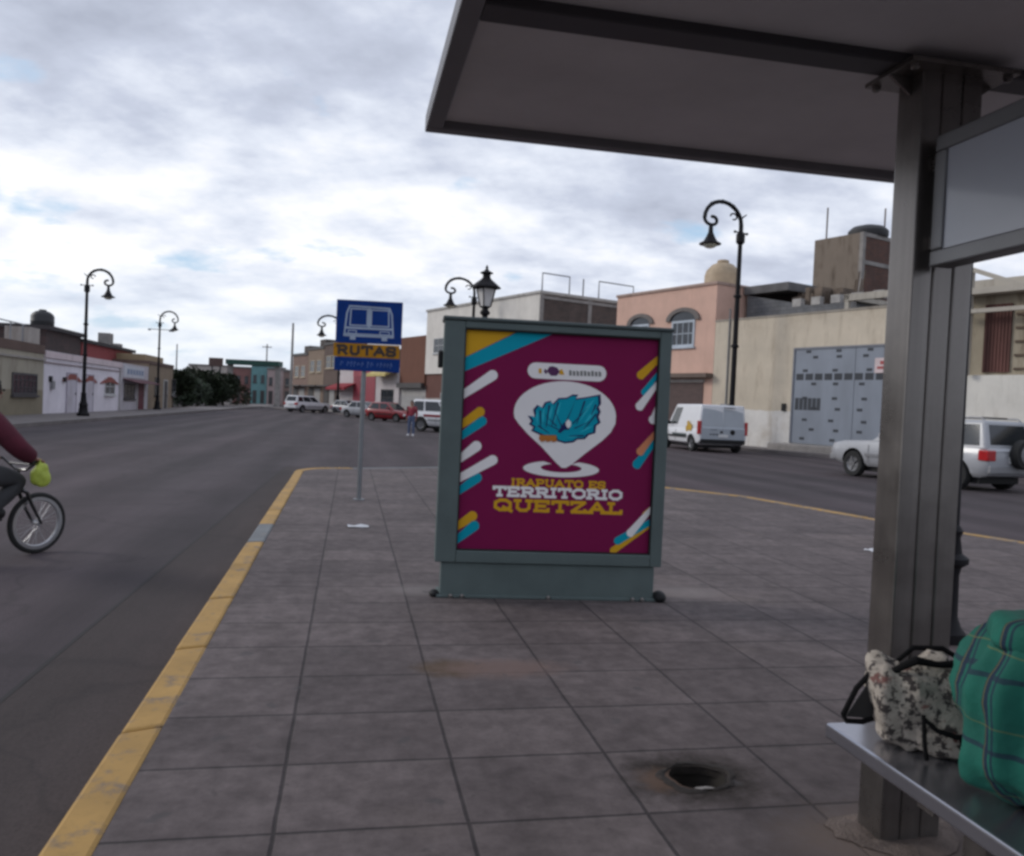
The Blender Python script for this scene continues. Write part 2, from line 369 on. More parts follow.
# ------------------------------------------------------------------ world and light
def make_world():
    w = bpy.data.worlds.new('World'); sc.world = w; w.use_nodes = True
    n, l = w.node_tree.nodes, w.node_tree.links
    bg = n['Background']; bg.inputs['Strength'].default_value = .1
    sky = n.new('ShaderNodeTexSky'); sky.sky_type = 'NISHITA'; sky.sun_disc = False
    sky.sun_elevation = R(SUN_EL); sky.sun_rotation = R(SUN_ROT); sky.air_density = 1.2; sky.dust_density = 1.5
    tc = n.new('ShaderNodeTexCoord')
    sx = n.new('ShaderNodeSeparateXYZ'); l.new(tc.outputs['Generated'], sx.inputs[0])
    def math_(op, a, b=None, clamp=False):
        q = n.new('ShaderNodeMath'); q.operation = op; q.use_clamp = clamp
        for i, v in enumerate((a, b)):
            if v is None: continue
            if isinstance(v, (int, float)): q.inputs[i].default_value = v
            else: l.new(v, q.inputs[i])
        return q.outputs[0]
    zz = math_('ADD', math_('MAXIMUM', sx.outputs[2], 0.0), .30)
    u = math_('DIVIDE', sx.outputs[0], zz); v = math_('DIVIDE', sx.outputs[1], zz)
    cb = n.new('ShaderNodeCombineXYZ'); l.new(u, cb.inputs[0]); l.new(v, cb.inputs[1])
    mp = n.new('ShaderNodeMapping'); mp.inputs['Location'].default_value = CLOUD_OFF; mp.inputs['Rotation'].default_value = (0, 0, R(25)); mp.inputs['Scale'].default_value = (1.0, 1.25, 1)
    l.new(cb.outputs[0], mp.inputs[0]); vec = mp.outputs[0]
    big = noise(n, l, vec, 1.1, 3, .5)
    mid = noise(n, l, vec, 3.6, 9, .57)
    el = sx.outputs[2]
    low = ramp(n, l, el, .20, .40, (1, 1, 1), (0, 0, 0))
    lf = n.new('ShaderNodeVectorMath'); lf.operation = 'DOT_PRODUCT'; l.new(tc.outputs['Generated'], lf.inputs[0]); lf.inputs[1].default_value = Vector((-.40, .88, .22)).normalized()
    glow = ramp(n, l, lf.outputs['Value'], .72, .98)
    bright = math_('ADD', math_('MULTIPLY', mid, .70), math_('MULTIPLY', big, .30))
    bright = math_('ADD', bright, math_('MULTIPLY', math_('MULTIPLY', glow, low), .115))
    bright = math_('ADD', bright, math_('MULTIPLY', low, .055))
    cr = n.new('ShaderNodeValToRGB'); l.new(bright, cr.inputs[0])
    e = cr.color_ramp.elements
    e[0].position = .36; e[0].color = (4.5, 4.9, 6.0, 1)
    e[1].position = .74; e[1].color = (11., 11., 11.2, 1)
    k = e.new(.50); k.color = (6.0, 6.5, 7.8, 1)
    k = e.new(.60); k.color = (8.0, 8.5, 9.6, 1)
    gap = noise(n, l, vec, 3.2, 6, .55)
    hz = ramp(n, l, el, .02, .15, (.9,)*3, (0, 0, 0))
    cover = ramp(n, l, gap, .59, .70, (1,)*3, (.1,)*3)
    blue = mixn(n, l, sky.outputs[0], (5.0, 7.2, 9.8), .75)
    c = mixn(n, l, blue, cr.outputs[0], cover)
    c = mixn(n, l, c, (7.3, 8.3, 9.3), math_('MULTIPLY', hz, .6))
    l.new(c, bg.inputs['Color'])

SUN_DIR = Vector((-.80, .36, .42)).normalized()      # towards the sun
SUN_EL = math.degrees(math.asin(SUN_DIR.z))
SUN_ROT = math.degrees(math.atan2(SUN_DIR.x, SUN_DIR.y))
CLOUD_OFF = (5.5, 9.1, 0)
make_world()
sd = bpy.data.lights.new('sun', 'SUN'); sd.energy = 1.3; sd.angle = R(18); sd.color = (1, .96, .9)
so = bpy.data.objects.new('sun', sd); col.objects.link(so); so.rotation_euler = (-SUN_DIR).to_track_quat('-Z', 'Y').to_euler()
vs = sc.view_settings; sc.display_settings.display_device = 'sRGB'
vs.view_transform = 'Standard'; vs.look = 'None'; vs.gamma = 1; vs.exposure = 0.0; vs.use_curve_mapping = False
sc.cycles.filter_width = 3.0

# paving joints: taken from joints seen in the photo
_j = G(480, 856); PX0 = -(_j.x % .61); _r = G(450, 758); PY0 = -(_r.y % .49)

# ------------------------------------------------------------------ common materials
M_black = mat('black_iron', (.008, .007, .009), .6, 0, .3, 6, spec=.22)
M_glass = mat('dark_glass', (.02, .024, .028), .06, 0, .2, 2, spec=.7)
M_tyre = mat('tyre_rubber', (.018, .018, .018), .85, 0, .2, 9)
M_rim = mat('wheel_alloy', (.24, .24, .25), .4, .7, .15, 8)
M_steel = steel_mat()
M_dark = mat('dark_plastic', (.014, .014, .015), .6, 0, .2, 8, spec=.3)
M_red = mat('red_lens', (.42, .012, .015), .18, 0, .2, 12, coat=.6)
M_lamp = mat('clear_lens', (.75, .77, .78), .12, 0, .1, 12, coat=.6)
M_plate = mat('plate_white', (.6, .6, .6), .5)
M_white = mat('white_metal', (.62, .62, .64), .5, 0, .1)
M_concrete = mat('grey_concrete', (.27, .25, .235), .9, 0, .3, 1.6, .4)
M_wood = mat('weathered_wood', (.12, .085, .06), .85, 0, .35, 3, .3, streak=.15)
M_skin = mat('skin', (.30, .16, .11), .55, 0, .1)

# ------------------------------------------------------------------ ground, road, pavements
def strip(name, poly, z, m, z0=None):
    b = MB().slab(poly, z0 if z0 is not None else z - .12, z)
    return tag(b.build(name, m), kind='structure')
M_asph = asphalt_mat('asphalt_road', (.066, .055, .060), (.100, .072, .080))
M_gut = asphalt_mat('asphalt_gutter', (.060, .048, .047), (.084, .065, .059))
b = MB(); N = 24
b.add([(-900, -300, RD - .02), (900, -300, RD - .02), (900, 1500, RD - .02), (-900, 1500, RD - .02)], [(0, 1, 2, 3)])
tag(b.build('ground', mat('bare_earth', (.11, .095, .085), .95, 0, .3, .2)), kind='structure')
b = MB(); b.add([(-60, -40, RD), (60, -40, RD), (60, 260, RD), (-60, 260, RD)], [(0, 1, 2, 3)])
tag(b.build('road', M_asph), kind='structure')
_k0, _k1 = G(35, 856), G(297, 468)
def kx(y): return _k0.x + (_k1.x - _k0.x) * (y - _k0.y) / (_k1.y - _k0.y)      # outer face of the left kerb
_g0, _g1 = G(0, 705, RD), G(150, 580, RD)
def gx(y): return _g0.x + (_g1.x - _g0.x) * (y - _g0.y) / (_g1.y - _g0.y)
strip('gutter', [(gx(-12), -12), (kx(-12) - .005, -12), (kx(18.2) - .005, 18.2), (gx(18.2), 18.2)], RD + .004, M_gut, RD - .05)

strip('gutter', [(gx(-12) - .03, -12), (gx(-12) - .004, -12), (gx(18.2) - .004, 18.2), (gx(18.2) - .03, 18.2)], RD + .003, mat('tar_seam', (.022, .019, .02), .9), RD - .05)
rk = [G(1024, 542), G(870, 518), G(750, 497), G(665, 488)]
far_c = [G(445, 467), G(330, 467.5), G(308, 470)]
dirk = (rk[0] - rk[2]).normalized()
near_r = rk[0] + dirk * 16
outer = [(kx(-12), -12.0), (near_r.x, -12.0), (near_r.x, near_r.y), (rk[0].x, rk[0].y), (rk[1].x, rk[1].y), (rk[2].x, rk[2].y), (rk[3].x - .1, rk[3].y + .35),
         (rk[3].x - 1.0, rk[3].y + 1.1), (rk[3].x - 2.4, rk[3].y + 1.8), (far_c[0].x, far_c[0].y), (far_c[1].x + .4, far_c[1].y)]
# rounded far left corner
KX = kx(far_c[1].y - 1.0); cc = Vector((KX + 1.0, far_c[1].y - 1.0))
for k in range(0, 7):
    t = R(90 + 15 * k); outer.append((cc.x + math.cos(t), cc.y + math.sin(t)))
hole_c = G(697, 777)
hole = [(hole_c.x + .105 * (1 + .05 * math.sin(3*t + 1) + .03*math.sin(7*t)) * math.cos(t), hole_c.y + .095 * (1 + .05 * math.sin(3*t + 1) + .03*math.sin(7*t)) * math.sin(t)) for t in [2*math.pi*k/28 for k in range(28)]]
def inset(poly, d):
    n = len(poly); out = []
    for i in range(n):
        p0, p1, p2 = Vector(poly[i-1]), Vector(poly[i]), Vector(poly[(i+1) % n])
        a = (p1 - p0).normalized(); c = (p2 - p1).normalized()
        na, nc = Vector((-a.y, a.x)), Vector((-c.y, c.x)); m = (na + nc).normalized()
        out.append(p1 + m * d / max(.4, m.dot(na)))
    return [(p.x, p.y) for p in out]
KW = .155
inner = inset(outer, KW)
tri = tessellate_polygon([[Vector((x, y, 0)) for x, y in inner], [Vector((x, y, 0)) for x, y in hole]])
allp = inner + hole
b = MB(); fs = []
for t in tri:
    a, q, c = [allp[i] for i in t]
    fs.append(tuple(t) if (q[0]-a[0])*(c[1]-a[1]) - (q[1]-a[1])*(c[0]-a[0]) > 0 else tuple(reversed(t)))
b.add([(x, y, 0) for x, y in allp], fs)
M_pave = paving_mat()
tag(b.build('pavement', M_pave), kind='structure')

M_kerb_y = worn_paint_mat('kerb_yellow_paint', (.42, .25, .075), (.15, .125, .11), .53, .68)
M_kerb_g = worn_paint_mat('kerb_bare_concrete', (.17, .18, .185), (.22, .2, .19))
M_kerb_f = worn_paint_mat('kerb_faded_yellow', (.42, .25, .07), (.17, .155, .15), .47, .60)
def kerb_path(points, ins, m_fn, step=2.2, jx=.006):
    # cut the run of kerb into stones
    for i in range(len(points) - 1):
        o0, o1 = Vector(points[i]), Vector(points[i+1]); i0, i1 = Vector(ins[i]), Vector(ins[i+1])
        L = (o1 - o0).length; k = max(1, round(L / step))
        for q in range(k):
            g = jx / L
            a, c = q / k + g, (q + 1) / k - g
            p = [o0.lerp(o1, a), o0.lerp(o1, c), i0.lerp(i1, c), i0.lerp(i1, a)]
            j = (random.uniform(-.006, .006), random.uniform(-.003, .004))
            poly = [(v.x + j[0], v.y) for v in p]
            bb = MB().slab(poly, RD - .05, .008 + j[1])
            mid = (p[0] + p[2]) / 2
            tag(bb.build('kerb', m_fn(mid), bevel=.018, seg=2), kind='structure')
gapY = G(268, 527).y
def left_m(p): return M_kerb_g if abs(p.y - gapY) < .55 else M_kerb_y
n_o = len(outer)
pts = outer[10:] + [outer[0]]; ins_ = inner[10:] + [inner[0]]
# left straight run as stones of 1.1 m, tip as short pieces
kerb_path([pts[-2], pts[-1]], [ins_[-2], ins_[-1]], left_m, 1.1)
kerb_path(pts[:-1], ins_[:-1], lambda p: M_kerb_y if p.y < far_c[1].y - .12 and p.x < KX + .5 else M_kerb_f, 1.2)
kerb_path(outer[2:11], inner[2:11], lambda p: M_kerb_f if p.x > 5.2 else M_kerb_g, 1.6)

# far pavements
SD = Vector((-.357, .934, 0)); FP = Vector((19.15, 36.97, 0))       # right street: direction and a point on the facades
SN = Vector((-.934, -.357, 0))                                       # towards the road
def fac(t, out=0.): return FP + SD * t + SN * out
M_walk = mat('far_pavement', (.17, .15, .145), .9, 0, .25, 1.2)
p = [fac(-70), fac(110), fac(110, 2.3), fac(-70, 2.3)]
strip('pavement', [(q.x, q.y) for q in p], -.01, M_walk, RD - .05)
LX = -14.6
strip('pavement', [(LX - .2, -40), (LX + 3.3, -40), (LX + 3.3, 140), (LX - .2, 140)], 0, M_walk, RD - .05)

# drain hole
t_ = thing('drain_hole', 'broken round drain hole rimmed with brown grime in the paving beside the bench', 'drain hole', (hole_c.x, hole_c.y, 0))
m, n, l, bs = nodes('drain_grime')
tc = n.new('ShaderNodeTexCoord'); o_ = tc.outputs['Object']
gd = n.new('ShaderNodeVectorMath'); gd.operation = 'LENGTH'; l.new(o_, gd.inputs[0])
ga = n.new('ShaderNodeMath'); ga.operation = 'MULTIPLY_ADD'; l.new(noise(n, l, o_, 11, 8, .7), ga.inputs[0]); ga.inputs[1].default_value = .17; l.new(gd.outputs['Value'], ga.inputs[2])
gcol = ramp(n, l, ga.outputs[0], .175, .33, (.016, .012, .009), (.06, .045, .038))
gcol = mixn(n, l, gcol, (.10, .07, .055), ramp(n, l, noise(n, l, o_, 16, 6, .7), .55, .68, (0,)*3, (.6,)*3))
l.new(mixn(n, l, gcol, ramp(n, l, noise(n, l, o_, 40, 6, .7), .3, .7, (.6,)*3, (1.2,)*3), .8, 'MULTIPLY'), bs.inputs['Base Color']); bs.inputs['Roughness'].default_value = .9
bb = MB(); nk = 44; rings = [(.0, -.03), (.10, -.006), (.35, .003), (.7, .004), (1.0, .0012)]
vv = []; ff = []
for ri, (f_, z) in enumerate(rings):
    for k in range(nk):
        t = 2*math.pi*k/nk; q = 1 + .05*math.sin(3*t+1) + .03*math.sin(7*t)
        ri_, ro = .104*q, .140 * (1 + .10*math.sin(2*t+.4) + .08*math.sin(5*t) + random.uniform(-.05, .05))
        r_ = ri_ + (ro - ri_) * f_
        vv.append((r_*math.cos(t)*1.05, r_*math.sin(t)*.92, z + random.uniform(0, .004) * (0 < f_ < 1)))
ff = [(i*nk+k, i*nk+(k+1) % nk, (i+1)*nk+(k+1) % nk, (i+1)*nk+k) for i in range(len(rings)-1) for k in range(nk)]
ff = [tuple(reversed(f)) for f in ff]
bb.add(vv, [tuple(reversed(f)) for f in ff]); bb.build('rim', m, t_, True)
bb = MB().lathe([(.122, -.004), (.112, -.03), (.09, -.065), (.02, -.075)], n=28, cap=False); bb.build('shaft', mat('wet_soil', (.02, .016, .012), .9), t_, True)
bb = MB().sphere((.03, -.03, -.055), .05, 9, 6, 1.4, 1, .5); bb.build('rubble', M_concrete, t_)

def litter(px, py, w, h, rz, lab):
    g = G(px, py)
    bb = MB(); vv = []
    for i in range(4):
        for j in range(4): vv.append(((i/3-.5)*w, (j/3-.5)*h, .006 + random.uniform(0, .02)))
    bb.add(vv, [(i*4+j, (i+1)*4+j, (i+1)*4+j+1, i*4+j+1) for i in range(3) for j in range(3)])
    o = bb.build('paper_scrap', M_white); o.location = (g.x, g.y, 0); o.rotation_euler = (0, 0, rz)
    so_ = o.modifiers.new('thick', 'SOLIDIFY'); so_.thickness = .003
    tag(o, lab, 'litter')
litter(871, 551, .13, .1, .5, 'small crumpled white paper scrap on the paving left of the shelter post')
litter(358, 527, .22, .12, .1, 'flat pale paper scrap on the paving below the bus stop sign')

# ------------------------------------------------------------------ stroke lettering
GL = {
 'A': (.9, [[(.05, 0), (.45, 1), (.85, 0)], [(.2, .34), (.7, .34)]], [(.05, 0), (.85, 0)]),
 'E': (.78, [[(.1, 0), (.1, 1)], [(.0, 1), (.72, 1)], [(.1, .5), (.55, .5)], [(.0, 0), (.72, 0)], [(.72, 1), (.72, .8)], [(.72, 0), (.72, .2)]], []),
 'I': (.42, [[(.21, 0), (.21, 1)]], [(.21, 0), (.21, 1)]),
 'L': (.75, [[(.15, 0), (.15, 1)], [(0, 0), (.7, 0)], [(.7, 0), (.7, .25)]], [(.15, 1)]),
 'O': (.86, [[(.28, 0), (.58, 0), (.82, .25), (.82, .75), (.58, 1), (.28, 1), (.04, .75), (.04, .25), (.28, 0)]], []),
 'P': (.8, [[(.15, 0), (.15, 1)], [(.0, 1), (.58, 1), (.75, .86), (.75, .6), (.58, .46), (.15, .46)]], [(.15, 0)]),
 'Q': (.9, [[(.28, 0), (.58, 0), (.82, .25), (.82, .75), (.58, 1), (.28, 1), (.04, .75), (.04, .25), (.28, 0)], [(.45, .28), (.9, -.12)]], []),
 'R': (.86, [[(.15, 0), (.15, 1)], [(.0, 1), (.58, 1), (.75, .86), (.75, .62), (.58, .48), (.15, .48)], [(.45, .48), (.8, 0)]], [(.15, 0), (.8, 0)]),
 'S': (.78, [[(.7, .72), (.7, .9), (.56, 1), (.18, 1), (.04, .86), (.04, .66), (.18, .54), (.56, .46), (.7, .34), (.7, .14), (.56, 0), (.18, 0), (.04, .1), (.04, .28)]], []),
 'T': (.84, [[(.42, 0), (.42, 1)], [(.0, 1), (.84, 1)], [(.02, 1), (.02, .78)], [(.82, 1), (.82, .78)]], [(.42, 0)]),
 'U': (.9, [[(.14, 1), (.14, .25), (.3, 0), (.6, 0), (.76, .25), (.76, 1)]], [(.14, 1), (.76, 1)]),
 'Z': (.8, [[(.04, 1), (.74, 1), (.06, 0), (.76, 0)], [(.04, 1), (.04, .8)], [(.76, 0), (.76, .2)]], []),
 ' ': (.4, [], []),
}
def lettering(bb, text, x0, z0, x1, z1, y, t=.2, th=.0008, serif=.34, gap=.16):
    tot = sum(GL[c][0] + gap for c in text) - gap
    h = z1 - z0; kx = (x1 - x0) / tot; x = 0.; q = 0
    def stroke(a, c):
        nonlocal q
        a, c = Vector(a), Vector(c); d = (c - a).normalized(); nrm = Vector((-d.y, d.x)) * h * t / 2; e = d * h * t * .35
        p = [a - e + nrm, a - e - nrm, c + e - nrm, c + e + nrm]
        bb.face_poly([(v.x, v.y) for v in p], y, th + (q % 9) * .00012); q += 1
    for ch in text:
        w, lines, ser = GL[ch]
        f = lambda p: (x0 + (x + p[0]) * kx, z0 + h * (t/2 + p[1] * (1 - t)))
        for ln in lines:
            for i in range(len(ln) - 1): stroke(f(ln[i]), f(ln[i+1]))
        if serif:
            for s in ser: stroke(f((s[0] - serif/2 + .06, s[1])), f((s[0] + serif/2 - .06, s[1])))
        x += w + gap

# ------------------------------------------------------------------ advertising totem
def totem():
    c = G(548, 600); rz = R(-5.0)
    t = thing('advertising_totem', 'grey green metal advertising totem with a purple poster standing on the paving', 'advertising totem', (c.x, c.y, 0), rz)
    mg = mat('grey_green_paint', (.108, .138, .135), .6, 0, .14, 3, .05, spec=.25)
    mgd = mat('grey_green_dark', (.06, .08, .08), .5, 0, .14, 3)
    Wt, Ht, D = 1.62, 1.935, .26
    hw = Wt / 2
    b = MB(); b.box(-hw + .045, .02, 0.0, hw - .045, D - .02, .245); b.box(-hw + .02, .005, 0, hw - .02, D - .005, .022)
    b.build('plinth', mg, t, bevel=.006)
    # cabinet: shell with a recessed poster bay
    b = MB()
    fl, fr, ft, fb = .145, .085, .05, .085
    b.box(-hw, 0, .25, -hw + fl, D, Ht); b.box(hw - fr, 0, .25, hw, D, Ht)
    b.box(-hw + fl, 0, Ht - ft, hw - fr, D, Ht); b.box(-hw + fl, 0, .25, hw - fr, D, .25 + fb)
    b.box(-hw + fl, .06, .25 + fb, hw - fr, D, Ht - ft)
    b.build('cabinet', mg, t, bevel=.008)
    MB().box(-hw - .012, -.012, Ht, hw + .012, D + .012, Ht + .028).build('top_cap', mgd, t, bevel=.01)
    # thin rubber seal round the bay
    b = MB(); xl, xr, zb, zt = -hw + fl, hw - fr, .25 + fb, Ht - ft
    b.box(xl, .012, zb, xl + .008, .055, zt); b.box(xr - .008, .012, zb, xr, .055, zt); b.box(xl + .008, .012, zb, xr - .008, .055, zb + .008); b.box(xl + .008, .012, zt - .008, xr - .008, .055, zt)
    b.build('seal', M_dark, t)
    MB().box(-hw - .035, .07, Ht - .33, -hw, .15, Ht - .21).build('lock_box', M_dark, t, bevel=.01)
    MB().box(hw, .07, Ht - .36, hw + .012, .12, Ht - .24).build('hinge', M_dark, t, bevel=.004)
    MB().sphere((hw + .005, .04, .03), .055, 14, 8, .9, 1.4, .8).build('base_cover', M_dark, t, True)
    MB().sphere((-hw + .005, .05, .022), .035, 12, 8, 1, 1.4, .8).build('base_cover', M_dark, t, True)
    for x in (-hw + .12, -hw + .2, 0, hw - .2, hw - .13):
        MB().lathe([(.016, 0), (.016, .02), (.008, .03)], (x, .0, 0), 8).build('bolt', M_steel, t)
    # poster
    pur = mat('poster_purple', (.20, .009, .068), .6, 0, .05, 2, spec=.12)
    wh = mat('poster_white', (.86, .83, .82), .6, 0, .04, 2, spec=.12); gold = mat('poster_gold', (.68, .37, .022), .6, 0, .05, 2, spec=.12)
    teal = mat('poster_teal', (.003, .33, .45), .6, 0, .05, 2, spec=.12); navy = mat('poster_navy', (.02, .025, .11), .6, spec=.12)
    salm = mat('poster_salmon', (.68, .26, .13), .6, spec=.12)
    po = MB().box(xl + .002, .040, zb + .002, xr - .002, .058, zt - .002).build('poster', pur, t)
    PW, PH = xr - xl, zt - zb
    def pc(x, y):
        lx = 110 - 40 * (y - 47) / 650; u = (x - lx) / 550
        tp = 47 + 18 * u * (1 - (y - 47) / 650); v = (y - tp) / (697 - tp)
        return (xl + u * PW, zt - v * PH)
    def p8(x, y): return pc((490 + x / 6.34 - 430) * 2.853, (345 + y / 6.34 - 310) * 2.853)
    Y0 = .040
    def capsule(bb, a, c, r, lay=1):
        a, c = Vector(pc(*a)), Vector(pc(*c)); r = r / 650 * PH * .98
        d = (c - a); an = math.atan2(d.y, d.x); pl = []
        for k in range(9): th = an - math.pi/2 + math.pi*k/8; pl.append((c.x + r*math.cos(th), c.y + r*math.sin(th)))
        for k in range(9): th = an + math.pi/2 + math.pi*k/8; pl.append((a.x + r*math.cos(th), a.y + r*math.sin(th)))
        # keep inside the bay
        pl = [(min(max(x, xl + .003), xr - .003), min(max(z, zb + .003), zt - .003)) for x, z in pl]
        cl = [pl[0]]
        for q in pl[1:]:
            if (Vector(q) - Vector(cl[-1])).length > 1e-4: cl.append(q)
        bb.face_poly(cl, Y0, .0008 * lay)
    def poly(bb, pts, lay=1, fn=pc): bb.face_poly([fn(*q) for q in pts], Y0, .0008 * lay)
    def one(m_, fn_): q_ = MB(); fn_(q_); q_.build('stripe', m_, po)
    one(gold, lambda q_: poly(q_, [(112, 50), (105, 132), (255, 52)]))
    for a in [((60, 328), (145, 290), 15), ((45, 628), (118, 597), 15), ((605, 168), (700, 124), 14), ((612, 577), (660, 560), 10), ((518, 688), (700, 606), 12)]: one(gold, lambda q_: capsule(q_, *a))
    one(teal, lambda q_: poly(q_, [(255, 54), (104, 134), (102, 174), (355, 57)]))
    for a in [((60, 362), (150, 317), 15), ((50, 524), (133, 484), 15), ((40, 668), (122, 626), 16), ((615, 217), (700, 168), 12), ((590, 428), (700, 366), 15), ((530, 658), (640, 600), 12, 2)]: one(teal, lambda q_: capsule(q_, *a))
    for a in [((60, 240), (182, 182), 16), ((60, 428), (133, 391), 16), ((60, 486), (178, 430), 15), ((600, 258), (700, 196), 14), ((638, 296), (700, 266), 14), ((568, 633), (700, 562), 13)]: one(wh, lambda q_: capsule(q_, *a, 3))
    one(salm, lambda q_: capsule(q_, (600, 390), (700, 340), 13, 4))
    bb = MB(); capsule(bb, (303, 164), (482, 168), 24, 1); bb.build('badge', wh, po)
    bb = MB()
    for k in range(9): poly(bb, [(398 + k*10.5, 160 + (k % 2)*2), (398 + k*10.5, 176), (405 + k*10.5, 176), (405 + k*10.5, 161 + (k % 3)*2)], 3)
    bb.build('badge_mark', mat('poster_grey', (.22, .22, .21), .45), po)
    bb = MB(); poly(bb, [(335, 165), (342, 152), (352, 150), (364, 154), (372, 166), (362, 178), (346, 178)], 3); poly(bb, [(330, 158), (326, 166), (332, 174), (338, 166)], 3); bb.build('badge_mark', mat('poster_violet', (.09, .015, .09), .45), po)
    bb = MB(); poly(bb, [(312, 158), (312, 172), (320, 172), (320, 158)], 3); bb.build('badge_mark', gold, po); bb = MB(); poly(bb, [(372, 160), (370, 174), (384, 174), (378, 158)], 4); bb.build('badge_mark', gold, po)
    # map pin and its ring
    bb = MB(); pin = []
    for k in range(25):
        th = math.pi * (1.0 - k / 24); pin.append((385 - 145 * -math.cos(th) * -1, 290 - 97 * math.sin(th)))
    pin = [(385 + 145 * math.cos(math.pi - math.pi*k/24), 290 - 97 * math.sin(math.pi*k/24)) for k in range(25)]
    pin += [(528, 312), (514, 338), (490, 362), (440, 402), (400, 436), (384, 446), (372, 446), (355, 430), (318, 388), (278, 350), (254, 322), (242, 304)]
    poly(bb, list(reversed(pin)), 2); bb.build('map_pin', wh, po)
    bb = MB()
    for k in range(40):
        a, c = [R(-62 + 304 * (q / 40)) + math.pi * 0 for q in (k, k + 1)]
        pt = lambda th, rx, ry, dy: (371 + rx * math.cos(th), 450 + dy + ry * math.sin(th))
        poly(bb, [pt(a, 108, 24, 0), pt(c, 108, 24, 0), pt(c, 58, 13, -3), pt(a, 58, 13, -3)], 1)
    bb.build('pin_ring', wh, po)
    # feather tuft emblem
    feather = [(250, 437), (292, 446), (283, 398), (308, 368), (336, 386), (352, 352), (388, 340), (398, 362), (436, 322), (486, 318), (520, 298), (555, 298), (540, 322), (600, 312), (690, 292), (692, 350), (678, 372), (690, 398), (676, 430), (688, 466), (660, 488), (655, 532), (615, 545), (590, 572), (545, 575), (520, 594), (470, 602), (425, 590), (412, 560), (340, 562), (300, 545), (268, 530), (282, 508), (256, 490), (270, 470)]
    bb = MB(); c8 = Vector((470, 450))
    poly(bb, [tuple(c8 + (Vector(q) - c8) * 1.05) for q in reversed(feather)], 4, p8); bb.build('emblem_outline', navy, po)
    bb = MB(); poly(bb, [tuple(c8 + (Vector(q) - c8) * .97) for q in reversed(feather)], 6, p8); bb.build('emblem', teal, po)
    bb = MB()
    for a, c in [((470, 490), (540, 330)), ((450, 500), (400, 380)), ((520, 480), (640, 350)), ((430, 520), (310, 470)), ((530, 510), (650, 450)), ((420, 500), (330, 410))]:
        a, c = Vector(a), Vector(c); d = (c - a).normalized(); nn = Vector((-d.y, d.x))
        poly(bb, [tuple(a + nn*4), tuple(c), tuple(a - nn*4)], 8, p8)
    poly(bb, [(425, 535), (462, 478), (480, 470), (500, 520), (470, 520), (440, 545)], 8, p8)
    bb.build('emblem_line', navy, po)
    bb = MB()
    for a, c, w_ in [((300, 500), (300, 395), 12), ((330, 505), (345, 375), 13), ((365, 500), (400, 355), 14), ((400, 490), (450, 335), 15), ((560, 470), (665, 310), 15), ((580, 500), (672, 385), 14), ((560, 540), (650, 490), 12), ((480, 575), (560, 560), 9), ((350, 540), (285, 490), 10)]:
        a, c = Vector(a), Vector(c); d = (c - a).normalized(); nn = Vector((-d.y, d.x)); m_ = a.lerp(c, .6)
        poly(bb, [tuple(a), tuple(m_ - nn*w_), tuple(c), tuple(m_ + nn*w_*.4)], 7, p8)
    bb.build('emblem_feather', mat('poster_light_teal', (.03, .48, .60), .6, 0, .05, 2, spec=.12), po)
    bb = MB()
    for a, c in [((318, 520), (318, 400)), ((352, 510), (375, 365)), ((388, 500), (432, 345)), ((545, 480), (600, 330)), ((590, 515), (672, 410)), ((500, 560), (590, 555)), ((370, 545), (300, 500)), ((640, 420), (670, 350))]:
        a, c = Vector(a), Vector(c); d = (c - a).normalized(); nn = Vector((-d.y, d.x))
        poly(bb, [tuple(a + nn*2), tuple(c + nn*5), tuple(c - nn*5), tuple(a - nn*2)], 9, p8)
    bb.build('emblem_line', navy, po)
    bb = MB(); poly(bb, [(492, 452), (478, 470), (476, 490), (490, 512), (508, 496), (510, 470)], 10, p8); bb.build('emblem_spot', wh, po)
    bb = MB()
    for k in range(3): poly(bb, [(312 + k*36, 558), (306 + k*36, 585), (322 + k*36, 604), (346 + k*36, 596), (344 + k*36, 560)], 9, p8)
    bb.build('emblem_claw', mat('poster_orange', (.5, .17, .02), .45), po)
    # lettering
    a, c = pc(228, 505), pc(497, 482)
    bb = MB(); lettering(bb, 'IRAPUATO ES', a[0], a[1], c[0], c[1], Y0, .24, .0010); bb.build('lettering', gold, po)
    a, c = pc(180, 580), pc(545, 543)
    bb = MB(); lettering(bb, 'QUETZAL', a[0], a[1], c[0], c[1], Y0, .25, .0010, .42); bb.build('lettering', gold, po)
    a, c = pc(178, 537), pc(544, 506)
    bb = MB(); lettering(bb, 'TERRITORIO', a[0], a[1], c[0], c[1], Y0, .26, .0010, .42); bb.build('lettering', wh, po)
totem()

